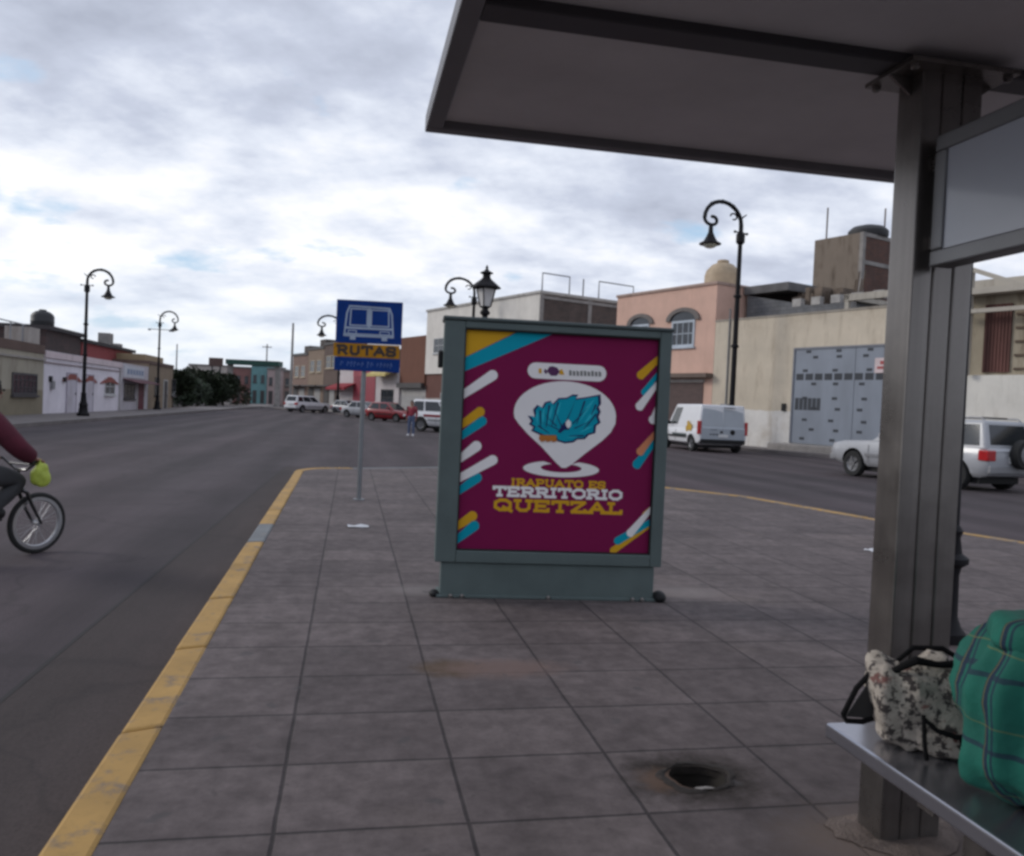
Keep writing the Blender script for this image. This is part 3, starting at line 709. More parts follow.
# ------------------------------------------------------------------ bus stop sign
def bus_sign():
    g = G(358.5, 500)
    t = thing('bus_stop_sign', 'tall grey pole with blue bus pictogram panel over amber RUTAS panel', 'bus stop sign', (g.x, g.y, 0), R(-8))
    grey = mat('galvanised_pole', (.22, .23, .24), .45, .6, .15, 6)
    dep = (g - CAM).dot(ray(512, 428).normalized())
    s = dep / F
    hz = 402
    zt = CH + (hz - 303) * s
    MB().tube([(0, .02, -.02), (0, .02, zt - .1)], .032, 12).build('pole', grey, t, True)
    MB().lathe([(.08, 0), (.08, .012), (.04, .02)], (0, .02, 0), 14).build('base_plate', grey, t)
    hw = 32.5 * s; zb = CH + (hz - 346) * s; z2 = CH + (hz - 359.5) * s; z3 = CH + (hz - 373) * s
    blue = mat('sign_blue', (.005, .036, .19), .6, 0, .15, 5, spec=.12); amb = mat('sign_amber', (.42, .19, .012), .6, 0, .2, 6, spec=.12)
    pale = mat('sign_pale_line', (.32, .38, .48), .4); ink = mat('sign_black_ink', (.03, .015, .01), .5)
    xo = .05
    p1 = MB().box(xo - hw, -.03, zb + .006, xo + hw, -.012, zt).build('sign_panel', blue, t, bevel=.006)
    p2 = MB().box(xo - hw - .02, -.03, z2 + .004, xo + hw - .02, -.014, zb).build('sign_panel', amb, t, bevel=.004)
    p3 = MB().box(xo - hw - .005, -.03, z3, xo + hw - .01, -.014, z2 - .004).build('sign_panel', blue, t, bevel=.004)
    p1['label'] = 'blue panel with pale bus pictogram'; p2['label'] = 'amber panel reading RUTAS'; p3['label'] = 'small blue panel with faded pale script'
    MB().box(-.05, -.012, zb + .1, .05, .03, zb + .14).build('bracket', grey, t); MB().box(-.05, -.014, z3 + .03, .05, .03, z3 + .06).build('bracket', grey, t)
    # pictogram: coordinates from the crop of the sign (0..1 across and down the blue panel)
    cx, cw, ch = xo, 2 * hw, zt - zb
    def q(u, v): return (cx - hw + u * cw, zt - v * ch)
    bb = MB(); k = 0
    def st(pts, w, closed=False):
        nonlocal k
        pts = [Vector(q(*p)) for p in pts]
        if closed: pts.append(pts[0])
        for i in range(len(pts) - 1):
            a, c = pts[i], pts[i+1]; d = (c - a).normalized(); nn = Vector((-d.y, d.x)) * w/2; e = d * w * .4
            bb.face_poly([tuple(v) for v in (a - e + nn, a - e - nn, c + e - nn, c + e + nn)], -.03, .0012 + (k % 7) * .00015); k += 1
    lw = .022
    st([(.2, .14), (.8, .16), (.84, .3), (.87, .82), (.13, .82), (.16, .3)], lw, True)
    st([(.22, .2), (.47, .2), (.47, .58), (.21, .58)], lw * .8, True); st([(.53, .21), (.79, .21), (.8, .58), (.53, .58)], lw * .8, True)
    st([(.5, .2), (.5, .6)], lw * 1.6); st([(.15, .64), (.85, .64)], lw * 1.3)
    st([(.19, .7), (.31, .7), (.31, .77), (.19, .77)], lw * .6, True); st([(.67, .7), (.81, .7), (.81, .77), (.67, .77)], lw * .6, True)
    st([(.24, .87), (.28, .87)], lw * 2.2); st([(.72, .87), (.76, .87)], lw * 2.2); st([(.15, .78), (.85, .78)], lw * .8)
    bb.build('pictogram', pale, p1)
    bb = MB(); lettering(bb, 'RUTAS', xo - hw + .03, z2 + .022, xo + hw - .07, zb - .018, -.03, .27, .0012, 0, .18); bb.build('lettering', ink, p2)
    bb = MB(); x = xo - hw * .82; zc = (z3 + z2) / 2; i = 0
    while x < xo + hw * .78:       # faded script no longer legible
        h = random.uniform(.02, .045); w = random.uniform(.02, .04)
        for a, c in (((x, zc - h), (x + w * .3, zc + h)), ((x + w * .3, zc + h * .9), (x + w, zc + h * random.uniform(-.4, .5)))):
            a, c = Vector(a), Vector(c); d = (c - a).normalized(); nn = Vector((-d.y, d.x)) * .0045
            bb.face_poly([tuple(v) for v in (a + nn, a - nn, c - nn, c + nn)], -.03, .0012 + (i % 7) * .00015); i += 1
        x += w + random.choice([.014, .02, .05])
    bb.build('lettering', mat('sign_faded_script', (.07, .13, .32), .5), p3)
bus_sign()

# ------------------------------------------------------------------ bus shelter, bench, bags
def shelter():
    pb = G(897, 834)
    t = thing('bus_shelter', 'steel bus shelter with a flat roof on a wide post beside the bench', 'bus shelter', (pb.x, pb.y, 0))
    beam = mat('shelter_beam_paint', (.17, .165, .175), .5, 0, .12, 4); beamd = mat('shelter_dark_beam', (.05, .047, .053), .5, 0, .12, 4); under = mat('shelter_ceiling_panel', (.62, .60, .61), .6, 0, .12, 1.5)
    ZR = CH + 1.125
    pw, pd = .22, .12
    # posts: three tubes side by side with grooves between them
    for k, yy in enumerate((0, -3.6)):
        b = MB(); w3 = pw / 3
        for i in range(3):
            b.box(-pw/2 + i*w3 + .0018, yy - pd/2, 0.0, -pw/2 + (i+1)*w3 - .0018, yy + pd/2, ZR)
        b.box(-pw/2 + .01, yy - pd/2 + .006, 0.0, pw/2 - .01, yy + pd/2 - .006, ZR - .002)
        b.build('post', M_steel, t, bevel=.006)
        b = MB(); b.box(-.19, yy - .12, ZR - .014, .19, yy + .12, ZR)
        for s in (-1, 1):
            b.add([(s*pw/2, yy - .006, ZR - .07), (s*.185, yy - .006, ZR - .016), (s*pw/2, yy - .006, ZR - .014), (s*pw/2, yy + .006, ZR - .07), (s*.185, yy + .006, ZR - .016), (s*pw/2, yy + .006, ZR - .014)],
                  [(0, 1, 2), (5, 4, 3), (0, 3, 4, 1), (1, 4, 5, 2), (2, 5, 3, 0)])
        b.build('mounting_plate', M_steel, t)
        # rough mortar collar
        b = MB(); nk = 26; vv = [(0, yy, .012)]
        for k2 in range(nk):
            a = 2*math.pi*k2/nk; r = (.185 + .02*math.sin(3*a) + random.uniform(-.015, .015)); vv.append((r*1.15*math.cos(a), yy + r*math.sin(a)*.8, .004))
        for k2 in range(nk):
            a = 2*math.pi*k2/nk; r = .145; vv.append((r*math.cos(a), yy + r*.72*math.sin(a), .014 + random.uniform(0, .008)))
        b.add(vv, [(1+k2, 1+(k2+1) % nk, 1+nk+(k2+1) % nk, 1+nk+k2) for k2 in range(nk)] + [(0, 1+nk+k2, 1+nk+(k2+1) % nk) for k2 in range(nk)])
        b.build('footing', mat('rough_mortar', (.15, .115, .098), .95, 0, .4, 9, .6), t)
    # roof in local coordinates
    xl = P(422, 135, 3.56).x - pb.x; xr = 1.55; yf = 1.09; yn = -4.7
    e = .068
    b = MB(); b.box(xl, yf - e, ZR + .0, xr, yf, ZR + .07); b.box(xl, yn, ZR, xr, yn + e, ZR + .07)
    b.box(xl, yn + e, ZR, xl + e, yf - e, ZR + .07); b.box(xr - e, yn + e, ZR, xr, yf - e, ZR + .07)
    b.build('roof_frame', beam, t, bevel=.006)
    for yy in (0, -1.2, -2.4, -3.6):
        MB().box(xl + e, yy - .055, ZR + .002, xr - e, yy + .055, ZR + .07).build('roof_beam', beamd, t, bevel=.005)
    MB().box(xl + e - .01, yn + e - .01, ZR + .035, xr - e + .01, yf - e + .01, ZR + .06).build('ceiling_panel', under, t)
    MB().box(xl + .004, yn + .004, ZR + .07, xr - .004, yf - .004, ZR + .09).build('roof_sheet', mat('roof_sheet', (.4, .4, .41), .5, .3), t, bevel=.005)
    for yy in (0, -3.6):
        for sx_ in (-.165, .165):
            for sy_ in (-.095, .095): MB().lathe([(.014, 0), (.014, -.012), (.008, -.018)], (sx_, yy + sy_, ZR - .014), 8).build('bolt', M_steel, t)
    # route sign box hung between the posts
    fr = mat('sign_frame_aluminium', (.20, .20, .205), .4, .4, .1, 5)
    x0, x1 = -.075, .0
    y1, y0 = -pd/2 - .03, -3.54 + pd/2
    zb, zt = 1.845, 2.25
    b = MB(); f = .05
    b.box(x0, y0, zb, x1, y1, zb + f); b.box(x0, y0, zt - f, x1, y1, zt); b.box(x0, y1 - f, zb + f, x1, y1, zt - f); b.box(x0, y0, zb + f, x1, y0 + f, zt - f)
    b.build('sign_frame', fr, t, bevel=.006)
    MB().box(x0 + .008, y0 + f, zb + f, x1 - .008, y1 - f, zt - f).build('sign_face', mat('sign_face_acrylic', (.42, .44, .49), .22, 0, .06, 1.5, coat=.5), t)
    b = MB(); b.box(-.06, -.062, zb + .06, -.02, y1 - .001, zb + .1); b.box(-.06, -.062, zt - .1, -.02, y1 - .001, zt - .06); b.build('sign_bracket', M_steel, t)
    return pb
PB = shelter()

SEAT = .445
bc = G(825, 722, SEAT)
def bench():
    x0, y1 = bc.x, bc.y; wd = .43; ln = 2.3
    t = thing('bench', 'stainless steel slab bench in front of the shelter post', 'bench', (x0 + wd/2, y1 - ln/2, 0))
    st = mat('polished_steel_seat', (.40, .40, .44), .24, .9, .12, 3)
    b = MB(); hx, hy = wd/2, ln/2
    b.box(-hx, -hy, SEAT - .045, hx, hy, SEAT); b.build('seat', st, t, bevel=.008, seg=3)
    for s in (-1, 1):
        lg = MB().box(-.03, s*.75 - .04, 0.0, .03, s*.75 + .04, SEAT - .075).build('leg', M_steel, t, bevel=.004)
        MB().box(-.18, s*.75 - .03, SEAT - .075, .18, s*.75 + .03, SEAT - .045).build('support_arm', M_steel, lg)
        MB().box(-.09, s*.75 - .09, 0, .09, s*.75 + .09, .012).build('foot_plate', M_steel, lg)
bench()

def blob(c, sx, sy, sz, ex=.6, n=40, m=26, disp=None):
    vs = []
    def pw(a, e): return math.copysign(abs(a) ** e, a)
    for i in range(m + 1):
        ph = -math.pi/2 + math.pi * i / m
        for k in range(n):
            th = 2*math.pi*k/n
            v = Vector((sx * pw(math.cos(ph), ex) * pw(math.cos(th), ex), sy * pw(math.cos(ph), ex) * pw(math.sin(th), ex), sz * pw(math.sin(ph), ex)))
            if disp: v = disp(v)
            vs.append(v + Vector(c))
    return vs, [(i*n+k, i*n+(k+1) % n, (i+1)*n+(k+1) % n, (i+1)*n+k) for i in range(m) for k in range(n)]
from mathutils import noise as mnoise

def bags():
    g = G(908, 752, SEAT)
    t = thing('handbag', 'crumpled beige and black printed handbag slumped on the bench by the post', 'handbag', (g.x + .07, g.y + .02, SEAT), R(-18))
    pm = print_mat()
    def d1(v):
        z = v.z / .125
        k = 1 - .10 * max(0, z) ** 2
        v = Vector((v.x * k, v.y * (1 - .5 * max(0, z)), v.z))
        nz = mnoise.noise(v * 7 + Vector((3, 1, 2))) * .04 + mnoise.noise(Vector((v.x*24, v.y*24, v.z*8))) * .026 + mnoise.noise(Vector((v.x*10, v.y*10, v.z*30))) * .010
        v += v.normalized() * nz
        v.z += .030 * math.sin(v.x * 30 + .6) * max(0, z)
        v.z = max(v.z, -.1245)
        return v
    vs, fs = blob((0, 0, .125), .15, .085, .125, .5, 72, 44, d1)
    MB().add(vs, fs).build('bag_body', pm, t, True)
    bl = mat('black_bag_trim', (.008, .0075, .008), .85, 0, .2, 12, spec=.15)
    # black triangular loop drooping off the left end
    lp = [(-.135, -.01, .235), (-.20, -.02, .16), (-.235, -.03, .085), (-.225, -.03, .068), (-.18, -.02, .066), (-.15, -.01, .075)]
    MB().tube(lp, .008, 8).build('strap', bl, t, True)
    b = MB(); b.add([(-.14, -.012, .22), (-.225, -.028, .08), (-.15, -.012, .075), (-.14, -.004, .22), (-.225, -.02, .08), (-.15, -.004, .075)], [(0, 1, 2), (5, 4, 3), (0, 3, 4, 1), (1, 4, 5, 2), (2, 5, 3, 0)]); b.build('side_flap', mat('dark_mesh_cloth', (.035, .033, .032), .8), t)
    MB().tube([(-.115, -.05, .225), (-.06, -.06, .262), (.0, -.05, .252), (.06, -.06, .262), (.12, -.05, .245)], [.009, .013, .009, .013, .008], 8).build('trim', bl, t, True)
    MB().tube([(-.055, -.112, .125), (-.02, -.122, .095), (.03, -.124, .082), (.09, -.112, .088), (.145, -.07, .125)], [.005, .007, .008, .007, .005], 8).build('strap', bl, t, True)
    MB().tube([(-.052, -.112, .13), (-.048, -.118, .06), (-.035, -.105, .008)], .006, 8).build('strap', bl, t, True)
    MB().tube([(.06, -.075, .235), (.075, -.108, .16), (.078, -.118, .09)], .006, 8).build('strap', bl, t, True)
    MB().sphere((.07, -.118, .07), .026, 12, 8, 1.2, .6, .9).build('buckle', bl, t, True)
    MB().tube([(-.08, .03, .23), (-.03, .05, .268), (.05, .05, .272), (.11, .03, .24)], [.006, .008, .008, .006], 8).build('handle', bl, t, True)
    # plaid bag
    g = G(1052, 806, SEAT)
    t = thing('plaid_bag', 'bulky stuffed green plaid cloth bag on the bench at the right edge', 'bag', (g.x, g.y, SEAT), R(-38))
    pl = plaid_mat()
    def d3(v):
        z = v.z / .215
        k = 1.0 + .05 * math.cos((z + .15) * 2.2) - .06 * max(0, z) ** 2 + .03 * math.sin(z*7) - .06 * max(0, -z) ** 3
        v = Vector((v.x * k, v.y * k, v.z))
        v += v.normalized() * (mnoise.noise(v * 5 + Vector((1, 5, 2))) * .035 + mnoise.noise(Vector((v.x*16, v.y*16, v.z*5))) * .034 + abs(mnoise.noise(v * 23)) * .008)
        v.z = max(v.z, -.2145)
        return v
    vs, fs = blob((0, 0, .215), .20, .165, .215, .52, 80, 56, d3)
    MB().add(vs, fs).build('bag_body', pl, t, True)
    def d4(v): return v + v.normalized() * mnoise.noise(v * 11) * .02
    vs, fs = blob((0, 0, 0), .175, .135, .045, .55, 48, 24, d4)
    mx = Matrix.Translation((.02, -.02, .392)) @ Matrix.Rotation(R(10), 4, 'Y')
    MB().add([mx @ v for v in vs], fs).build('folded_top', pl, t, True)
    MB().tube([(-.07, -.1, .395), (-.03, -.13, .425), (.05, -.14, .43), (.11, -.10, .405)], [.014, .018, .018, .014], 8).build('handle', pl, t, True)
bags()

# ------------------------------------------------------------------ lamps
def lantern_post(px, py, name_label, H):
    g = G(px, py)
    t = thing('lantern_post', name_label, 'lantern post', (g.x, g.y, 0), R(20), 'black lantern posts on the paving')
    MB().lathe([(.125, 0), (.125, .06), (.10, .09), (.075, .16), (.07, .42), (.08, .47), (.12, .50), (.12, .53), (.08, .56), (.065, .66), (.08, .70), (.055, .74)], n=16).build('base', M_black, t, True)
    zt = H - .72; hs = .80
    MB().tube([(0, 0, .73), (0, 0, zt)], [.055, .042], 14).build('pole', M_black, t, True)
    MB().lathe([(.042, 0), (.075, .03), (.075, .06), (.05, .09), (.05, .12)], (0, 0, zt - .12), 14).build('collar', M_black, t, True)
    l = MB().lathe([(.09, 0), (.11, .03)], (0, 0, zt), 4, start=R(45))
    for k in range(4):
        a = R(45 + 90*k)
        l.bar((.105*math.cos(a), .105*math.sin(a), zt + .02), (.19*math.cos(a), .19*math.sin(a), zt + .37), .018)
    l.lathe([(.20, .0), (.205, .02)], (0, 0, zt + .36), 4, start=R(45))
    lf = l.build('lantern_frame', M_black, t)
    MB().lathe([(.098, .03), (.178, .355)], (0, 0, zt), 4, start=R(45)).build('lantern_glass', mat('frosted_lantern_glass', (.62, .60, .58), .3, 0, .1, 5), lf)
    MB().lathe([(.285, 0), (.285, .02), (.20, .09), (.11, .16), (.075, .20), (.075, .26), (.125, .275), (.125, .295), (.05, .33), (.02, .37), (.03, .39), (.004, .44)], (0, 0, zt + .375), 8, start=R(22)).build('lantern_roof', M_black, lf)
    for o_l in [lf] + children(lf):
        for v_ in o_l.data.vertices: v_.co = Vector((v_.co.x*hs, v_.co.y*hs, zt + (v_.co.z - zt)*hs))
    return t
lantern_post(477, 494, 'black lantern post rising behind the advertising totem', 3.56)
lantern_post(943, 640, 'black lantern post standing behind the wide shelter post', 3.68)

def street_lamp(g, H, az, label, group, arm=1.15, double=False, k=1., extra=False, vf=.86):
    """cast iron column with a scrolled swan-neck arm and bell shade; az = direction of the arm"""
    t = thing('street_lamp', label, 'street lamp', (g.x, g.y, g.z), az, group)
    s = k
    MB().lathe([(.30*s, 0), (.30*s, .12*s), (.24*s, .18*s), (.20*s, .5*s), (.22*s, .55*s), (.15*s, .75*s), (.12*s, 1.1*s), (.14*s, 1.14*s), (.09*s, 1.2*s)], n=12).build('base', M_black, t, True)
    av = arm * vf; zt = H - .96*av
    MB().tube([(0, 0, 1.15*s), (0, 0, zt*.5), (0, 0, zt)], [.09*s, .085*s, .07*s], 10).build('pole', M_black, t, True)
    for z in (zt*.48, zt*.72): MB().lathe([(.08*s, -.06*s), (.125*s, -.03*s), (.125*s, .03*s), (.08*s, .06*s)], (0, 0, z), 10).build('collar', M_black, t, True)
    b = MB().lathe([(.07*s, -.22*s), (.14*s, -.14*s), (.14*s, .10*s), (.07*s, .2*s)], (0, 0, zt), 10)
    b.bar((-.28*s, 0, zt + .16*s), (.26*s, 0, zt + .16*s), .035*s)
    for q in (-.28, .26): b.sphere((q*s, 0, zt + .16*s), .045*s, 8, 6)
    b.build('collar', M_black, t, True)
    for sg in ((1, -1) if double else (1,)):
        f = sg * arm
        neck = [(0, 0, zt)] + [(f*(.50 - .50*math.cos(a)), 0, zt + av*(.36 + .58*math.sin(a))) for a in [R(q) for q in range(0, 181, 15)]]
        # curl inwards at the tip
        curl = [(f*(.80 + .20*math.cos(a) * (1 - i*.04)), 0, zt + av*(.36 - .19*math.sin(a) * (1 - i*.04))) for i, a in enumerate([R(q) for q in range(0, 281, 20)])]
        a_ = MB().tube(neck, [.07*s]*2 + [.064*s]*(len(neck)-2), 8)
        a_.tube(curl, .052*s, 7)
        # small leaf scroll in the crook
        a_.tube([(f*(.22 + .09*math.cos(a)), 0, zt + av*(.58 + .09*math.sin(a))) for a in [R(q) for q in range(0, 300, 40)]], .028*s, 6)
        a_.tube([(f*.03, 0, zt + av*.55), (f*-.14, 0, zt + av*.72)], [.035*s, .015*s], 6)
        for an in (60, 95, 130):
            x, z = f*(.50 - .50*math.cos(R(an))), zt + av*(.36 + .58*math.sin(R(an))); a_.sphere((x, 0, z), .075*s, 8, 6)
        ar = a_.build('arm', M_black, t, True)
        bx, bz = f*.82, zt + av*.19; s = k * (1.05 if k < 1.2 else 1.08)
        MB().lathe([(.03*s, 0), (.06*s, -.03*s), (.07*s, -.2*s), (.13*s, -.34*s), (.2*s, -.46*s), (.31*s, -.52*s), (.31*s, -.55*s)], (bx, 0, bz), 14).build('lamp_shade', M_black, ar, True)
        MB().sphere((bx, 0, bz - .55*s), .2*s, 12, 8, 1, 1, .55).build('lamp_globe', mat('lamp_globe_glass', (.55, .53, .42), .25, 0, .1, 4), ar, True)
    s = k
    if extra:
        b = MB(); b.bar((-.75, 0, zt - .35), (.95, 0, zt - .35), .05); b.box(.65, -.06, zt - .47, .98, .06, zt - .33); b.box(-.8, -.05, zt - .45, -.62, .05, zt - .33)
        b.build('camera_bracket', mat('grey_bracket', (.2, .21, .22), .5), t)
    return t
def lamp_h(px_top, py_top, g):     # height of a lamp whose top is seen at a pixel
    d = ray(px_top, py_top); f = d.xy.normalized(); tt = g.xy.length / d.xy.length
    return CH + d.z * tt - g.z
gl = 'cast iron lamps along the left side'; gr = 'tall cast iron lamps along the right street'
g = G(83, 416); street_lamp(g, lamp_h(103, 270, g), 0, 'black scrolled street lamp in front of the white house with red arches', gl, 1.15, k=.95)
g = G(157, 409.5); street_lamp(g, lamp_h(165, 311, g), 0, 'black scrolled street lamp left of the dark trees carrying a grey bracket bar', gl, 1.25, False, .9, True)
armaz = math.atan2(SN.y, SN.x)
def lamp_depth(px, out, topx, topy, lab):
    # stands on the right pavement, out metres from the facades, where the pixel column px meets it
    d = ray(px, 440); A = FP + SN * out
    # solve A + SD*t = s*d (in plan)
    det = d.x * -SD.y + SD.x * d.y
    s = (A.x * -SD.y + SD.x * A.y) / det
    g = Vector((d.x * s, d.y * s, -.01)); H = lamp_h(topx, topy, g)
    return street_lamp(g, H, armaz, lab, gr, 2.4, k=1.5, vf=.66)
lamp_depth(730, 1.5, 722, 206, 'tall black scrolled street lamp rising behind the white van by the cream wall')
lamp_depth(468, 1.5, 458, 279, 'tall black scrolled street lamp against the white upper storey beside the lantern')
lamp_depth(336, 1.5, 333, 316, 'farthest tall black street lamp just left of the blue bus sign')

# ------------------------------------------------------------------ vehicles
def boolean_cut(o, cutters):
    for c in cutters:
        md = o.modifiers.new('cut', 'BOOLEAN'); md.operation = 'DIFFERENCE'; md.object = c; md.solver = 'EXACT'
        try: md.material_mode = 'TRANSFER'
        except Exception: pass
    applied(o)
    for c in cutters: bpy.data.objects.remove(c, do_unlink=True)
    return o

def quad_on(bb, cs, u0, u1, v0, v1, off=.010, th=.02):
    bl, br, tr, tl = [Vector(c) for c in cs]
    def pt(u, v): return bl.lerp(br, u).lerp(tl.lerp(tr, u), v)
    nrm = (br - bl).cross(tl - bl).normalized()
    q = [pt(u0, v0), pt(u1, v0), pt(u1, v1), pt(u0, v1)]
    vs = [p + nrm * off for p in q] + [p + nrm * (off - th) for p in q]
    bb.add(vs, [(0, 1, 2, 3), (7, 6, 5, 4), (0, 4, 5, 1), (1, 5, 6, 2), (2, 6, 7, 3), (3, 7, 4, 0)])
    return nrm

STY = {
 'suv': dict(L=4.55, W=1.80, wb=2.72, rw=.36, ov=.88, st=[(0, .50, .98, .80), (.012, .40, 1.04, .86), (.05, .34, 1.07, .89), (.3, .32, 1.08, .90), (.62, .32, 1.06, .90), (.72, .32, 1.04, .895), (.9, .34, 1.0, .87), (.975, .40, .93, .82), (1, .50, .84, .74)],
             cab=(.012, .055, .52, .71), zb=1.04, zr=1.70, hwb=.86, hwt=.70, side=[(.05, .27), (.30, .62), (.65, .93)]),
 'van': dict(L=4.3, W=1.83, wb=2.7, rw=.33, ov=.72, st=[(0, .42, 1.0, 1.06), (.01, .34, 1.04, 1.07), (.05, .30, 1.06, 1.10), (.3, .28, 1.08, 1.10), (.66, .28, 1.06, 1.09), (.74, .28, 1.03, 1.08), (.9, .30, .93, 1.03), (.975, .34, .78, .94), (1, .42, .62, .8)],
             cab=(.006, .02, .58, .77), zb=1.0, zr=1.98, hwb=1.065, hwt=.98, side=[(.68, .93)]),
 'hatch': dict(L=3.9, W=1.66, wb=2.45, rw=.30, ov=.66, st=[(0, .42, .84, .70), (.02, .32, .90, .78), (.08, .26, .93, .82), (.3, .24, .92, .83), (.62, .24, .90, .83), (.74, .24, .88, .82), (.9, .26, .78, .77), (.975, .30, .66, .70), (1, .38, .56, .62)],
             cab=(.03, .13, .52, .74), zb=.87, zr=1.44, hwb=.78, hwt=.62, side=[(.08, .46), (.5, .92)]),
 'sedan': dict(L=4.35, W=1.7, wb=2.55, rw=.31, ov=.8, st=[(0, .42, .80, .72), (.02, .32, .88, .80), (.12, .26, .92, .84), (.3, .24, .91, .85), (.62, .24, .89, .85), (.74, .24, .87, .84), (.9, .26, .77, .78), (.975, .30, .66, .72), (1, .38, .55, .64)],
             cab=(.13, .26, .54, .73), zb=.86, zr=1.42, hwb=.79, hwt=.62, side=[(.1, .47), (.51, .92)]),
}
def vehicle(name, label, cat, loc, az, paint, style, group=None, scale=1., spare=False, rack=False, panel=False, rearpaint=None, lower=None, glass=None):
    S = STY[style]; L, rw, wb = S['L'], S['rw'], S['wb']
    t = thing(name, label, cat, loc, az, group); t.scale = (1, 1, 1)
    X = lambda f: (f - .5) * L
    n = 14; vs = []
    for f, z0, z1, hw in S['st']:
        half = [(0, z0), (hw*.86, z0), (hw*.97, z0 + .10), (hw, z0 + (z1-z0)*.45), (hw*.985, z1 - .12), (hw*.94, z1 - .03), (hw*.82, z1)]
        ring = [(y, z) for y, z in half] + [(-y, z) for y, z in reversed(half[1:])] 
        ring.insert(7, (0, z1 + .012))
        vs += [Vector((X(f), y, z)) for y, z in ring]
        n = len(ring)
    m = len(S['st'])
    fs = [(i*n+k, (i+1)*n+k, (i+1)*n+(k+1) % n, i*n+(k+1) % n) for i in range(m-1) for k in range(n)]
    fs += [tuple(range(n)), tuple(range(m*n-1, (m-1)*n-1, -1))]
    body = MB().add(vs, fs).build('body', paint, t, True, recalc=True)
    xr_, xf_ = X(S['ov'] / L) , X(S['ov'] / L) + wb
    hwm = max(q[3] for q in S['st'])
    cut = []
    for x in (xr_, xf_):
        for s in (-1, 1):
            c = MB().lathe([(rw*1.2, -.16), (rw*1.2, .16)], (x, s*(hwm - .06), rw*1.02), 28, 'y').build('cutter', M_dark, recalc=True); cut.append(c)
    bpy.context.view_layer.update()
    for c in cut: c.parent = t
    boolean_cut(body, cut)
    for p_ in body.data.polygons: p_.use_smooth = True
    try: body.data.set_sharp_from_angle(angle=R(40))
    except Exception: pass
    MB().box(X(.07), -hwm*.74, .18, X(.88), hwm*.74, .5).build('underbody_shade_box', M_dark, t)  # dark box added below the body to block light and deepen the shadow
    # dark arch lips and wheels
    for x in (xr_, xf_):
        for s in (-1, 1):
            yc = s * (hwm - .115)
            w = MB().lathe([(rw*.62, -.10), (rw*.93, -.105), (rw, -.07), (rw, .07), (rw*.93, .105), (rw*.62, .10)], (x, yc, rw), 24, 'y', cap=False).build('wheel', M_tyre, t, True)
            b = MB().lathe([(rw*.64, -.075*s), (rw*.60, .085*s), (rw*.5, .06*s), (rw*.16, .05*s), (rw*.14, .075*s), (.01, .08*s)], (x, yc, rw), 20, 'y', cap=False)
            for k in range(5):
                a = 2*math.pi*k/5; b.bar((x + rw*.12*math.cos(a), yc + s*.07, rw + rw*.12*math.sin(a)), (x + rw*.6*math.cos(a), yc + s*.075, rw + rw*.6*math.sin(a)), .05, .03)
            b.build('rim', M_rim, w)
    # cabin
    a0, a1, a2, a3 = [X(q) for q in S['cab']]; zb, zr, hb, ht = S['zb'], S['zr'], S['hwb'], S['hwt']
    c8 = [(a0, -hb, zb - .06), (a3, -hb, zb - .06), (a3, hb, zb - .06), (a0, hb, zb - .06), (a1, -ht, zr), (a2, -ht, zr), (a2, ht, zr), (a1, ht, zr)]
    MB().add(c8, [(3, 2, 1, 0), (4, 5, 6, 7), (0, 1, 5, 4), (1, 2, 6, 5), (2, 3, 7, 6), (3, 0, 4, 7)]).build('cabin', paint, t, True, bevel=.07, seg=3)
    gl = glass or M_glass
    for (u0, u1) in S['side']:
        for s in (0, 1):
            cs = (c8[0], c8[1], c8[5], c8[4]) if s == 0 else (c8[2], c8[3], c8[7], c8[6])
            b = MB(); quad_on(b, cs, u0 if s == 0 else 1-u1, u1 if s == 0 else 1-u0, .16, .86); b.build('side_window', gl, t, bevel=.02)
    b = MB(); quad_on(b, (c8[1], c8[2], c8[6], c8[5]), .07, .93, .12, .9); b.build('windscreen', gl, t, bevel=.02)
    if not panel:
        b = MB(); quad_on(b, (c8[3], c8[0], c8[4], c8[7]), .09, .91, .2, .86); b.build('rear_window', gl, t, bevel=.02)
    # lamps, bumpers, plate, mirrors, seams
    st = S['st']; zt0 = st[1][2]; hw0 = st[1][3]
    low = lower or M_dark
    MB().box(X(0) - .035, -hw0 + .05, st[0][1] - .06, X(.03), hw0 - .05, st[0][1] + .14).build('bumper', low, t, bevel=.04)
    MB().box(X(.965), -hw0 + .08, st[-1][1] - .08, X(1) + .03, hw0 - .08, st[-1][1] + .1).build('bumper', low, t, bevel=.04)
    for s in (-1, 1):
        if style == 'van': MB().box(X(0) - .012, s*(hw0 - .02) - .07, .74, X(.035), s*(hw0 - .02) + .065, 1.30).build('tail_light', M_red, t, bevel=.02)
        else: MB().box(X(0) - .016, s*(hw0 - .12) - .13, zt0 - .30, X(.05), s*(hw0 - .12) + .155, zt0 - .04).build('tail_light', M_red, t, bevel=.03)
        MB().box(X(.955), s*.58 - .14, st[-2][2] - .20, X(.992), s*.58 + .14, st[-2][2] - .05).build('headlight', M_lamp, t, bevel=.03)
        MB().box(a3 - .62, s*(hb + .02) - .0 if s > 0 else -(hb + .20), zb + .08, a3 - .52, s*(hb + .20) if s > 0 else -(hb + .02), zb + .22).build('mirror', paint if style != 'van' else M_dark, t, bevel=.03)
        b = MB()
        for f in (.36, .52, .70):
            if style == 'van' and f == .36: continue
            x = X(f); b.box(x - .006, s*(hwm + .0015) - .004, st[3][1] + .12, x + .006, s*(hwm + .0015) + .004, zb - .12)
        b.box(xr_ + rw*1.3, s*(hwm + .012) - .015, st[3][1] + .28, xf_ - rw*1.3, s*(hwm + .012) + .015, st[3][1] + .36) if style != 'sedan' else None
        b.build('side_trim', M_dark if style != 'suv' else mat('grey_trim', (.2, .2, .21), .5), t)
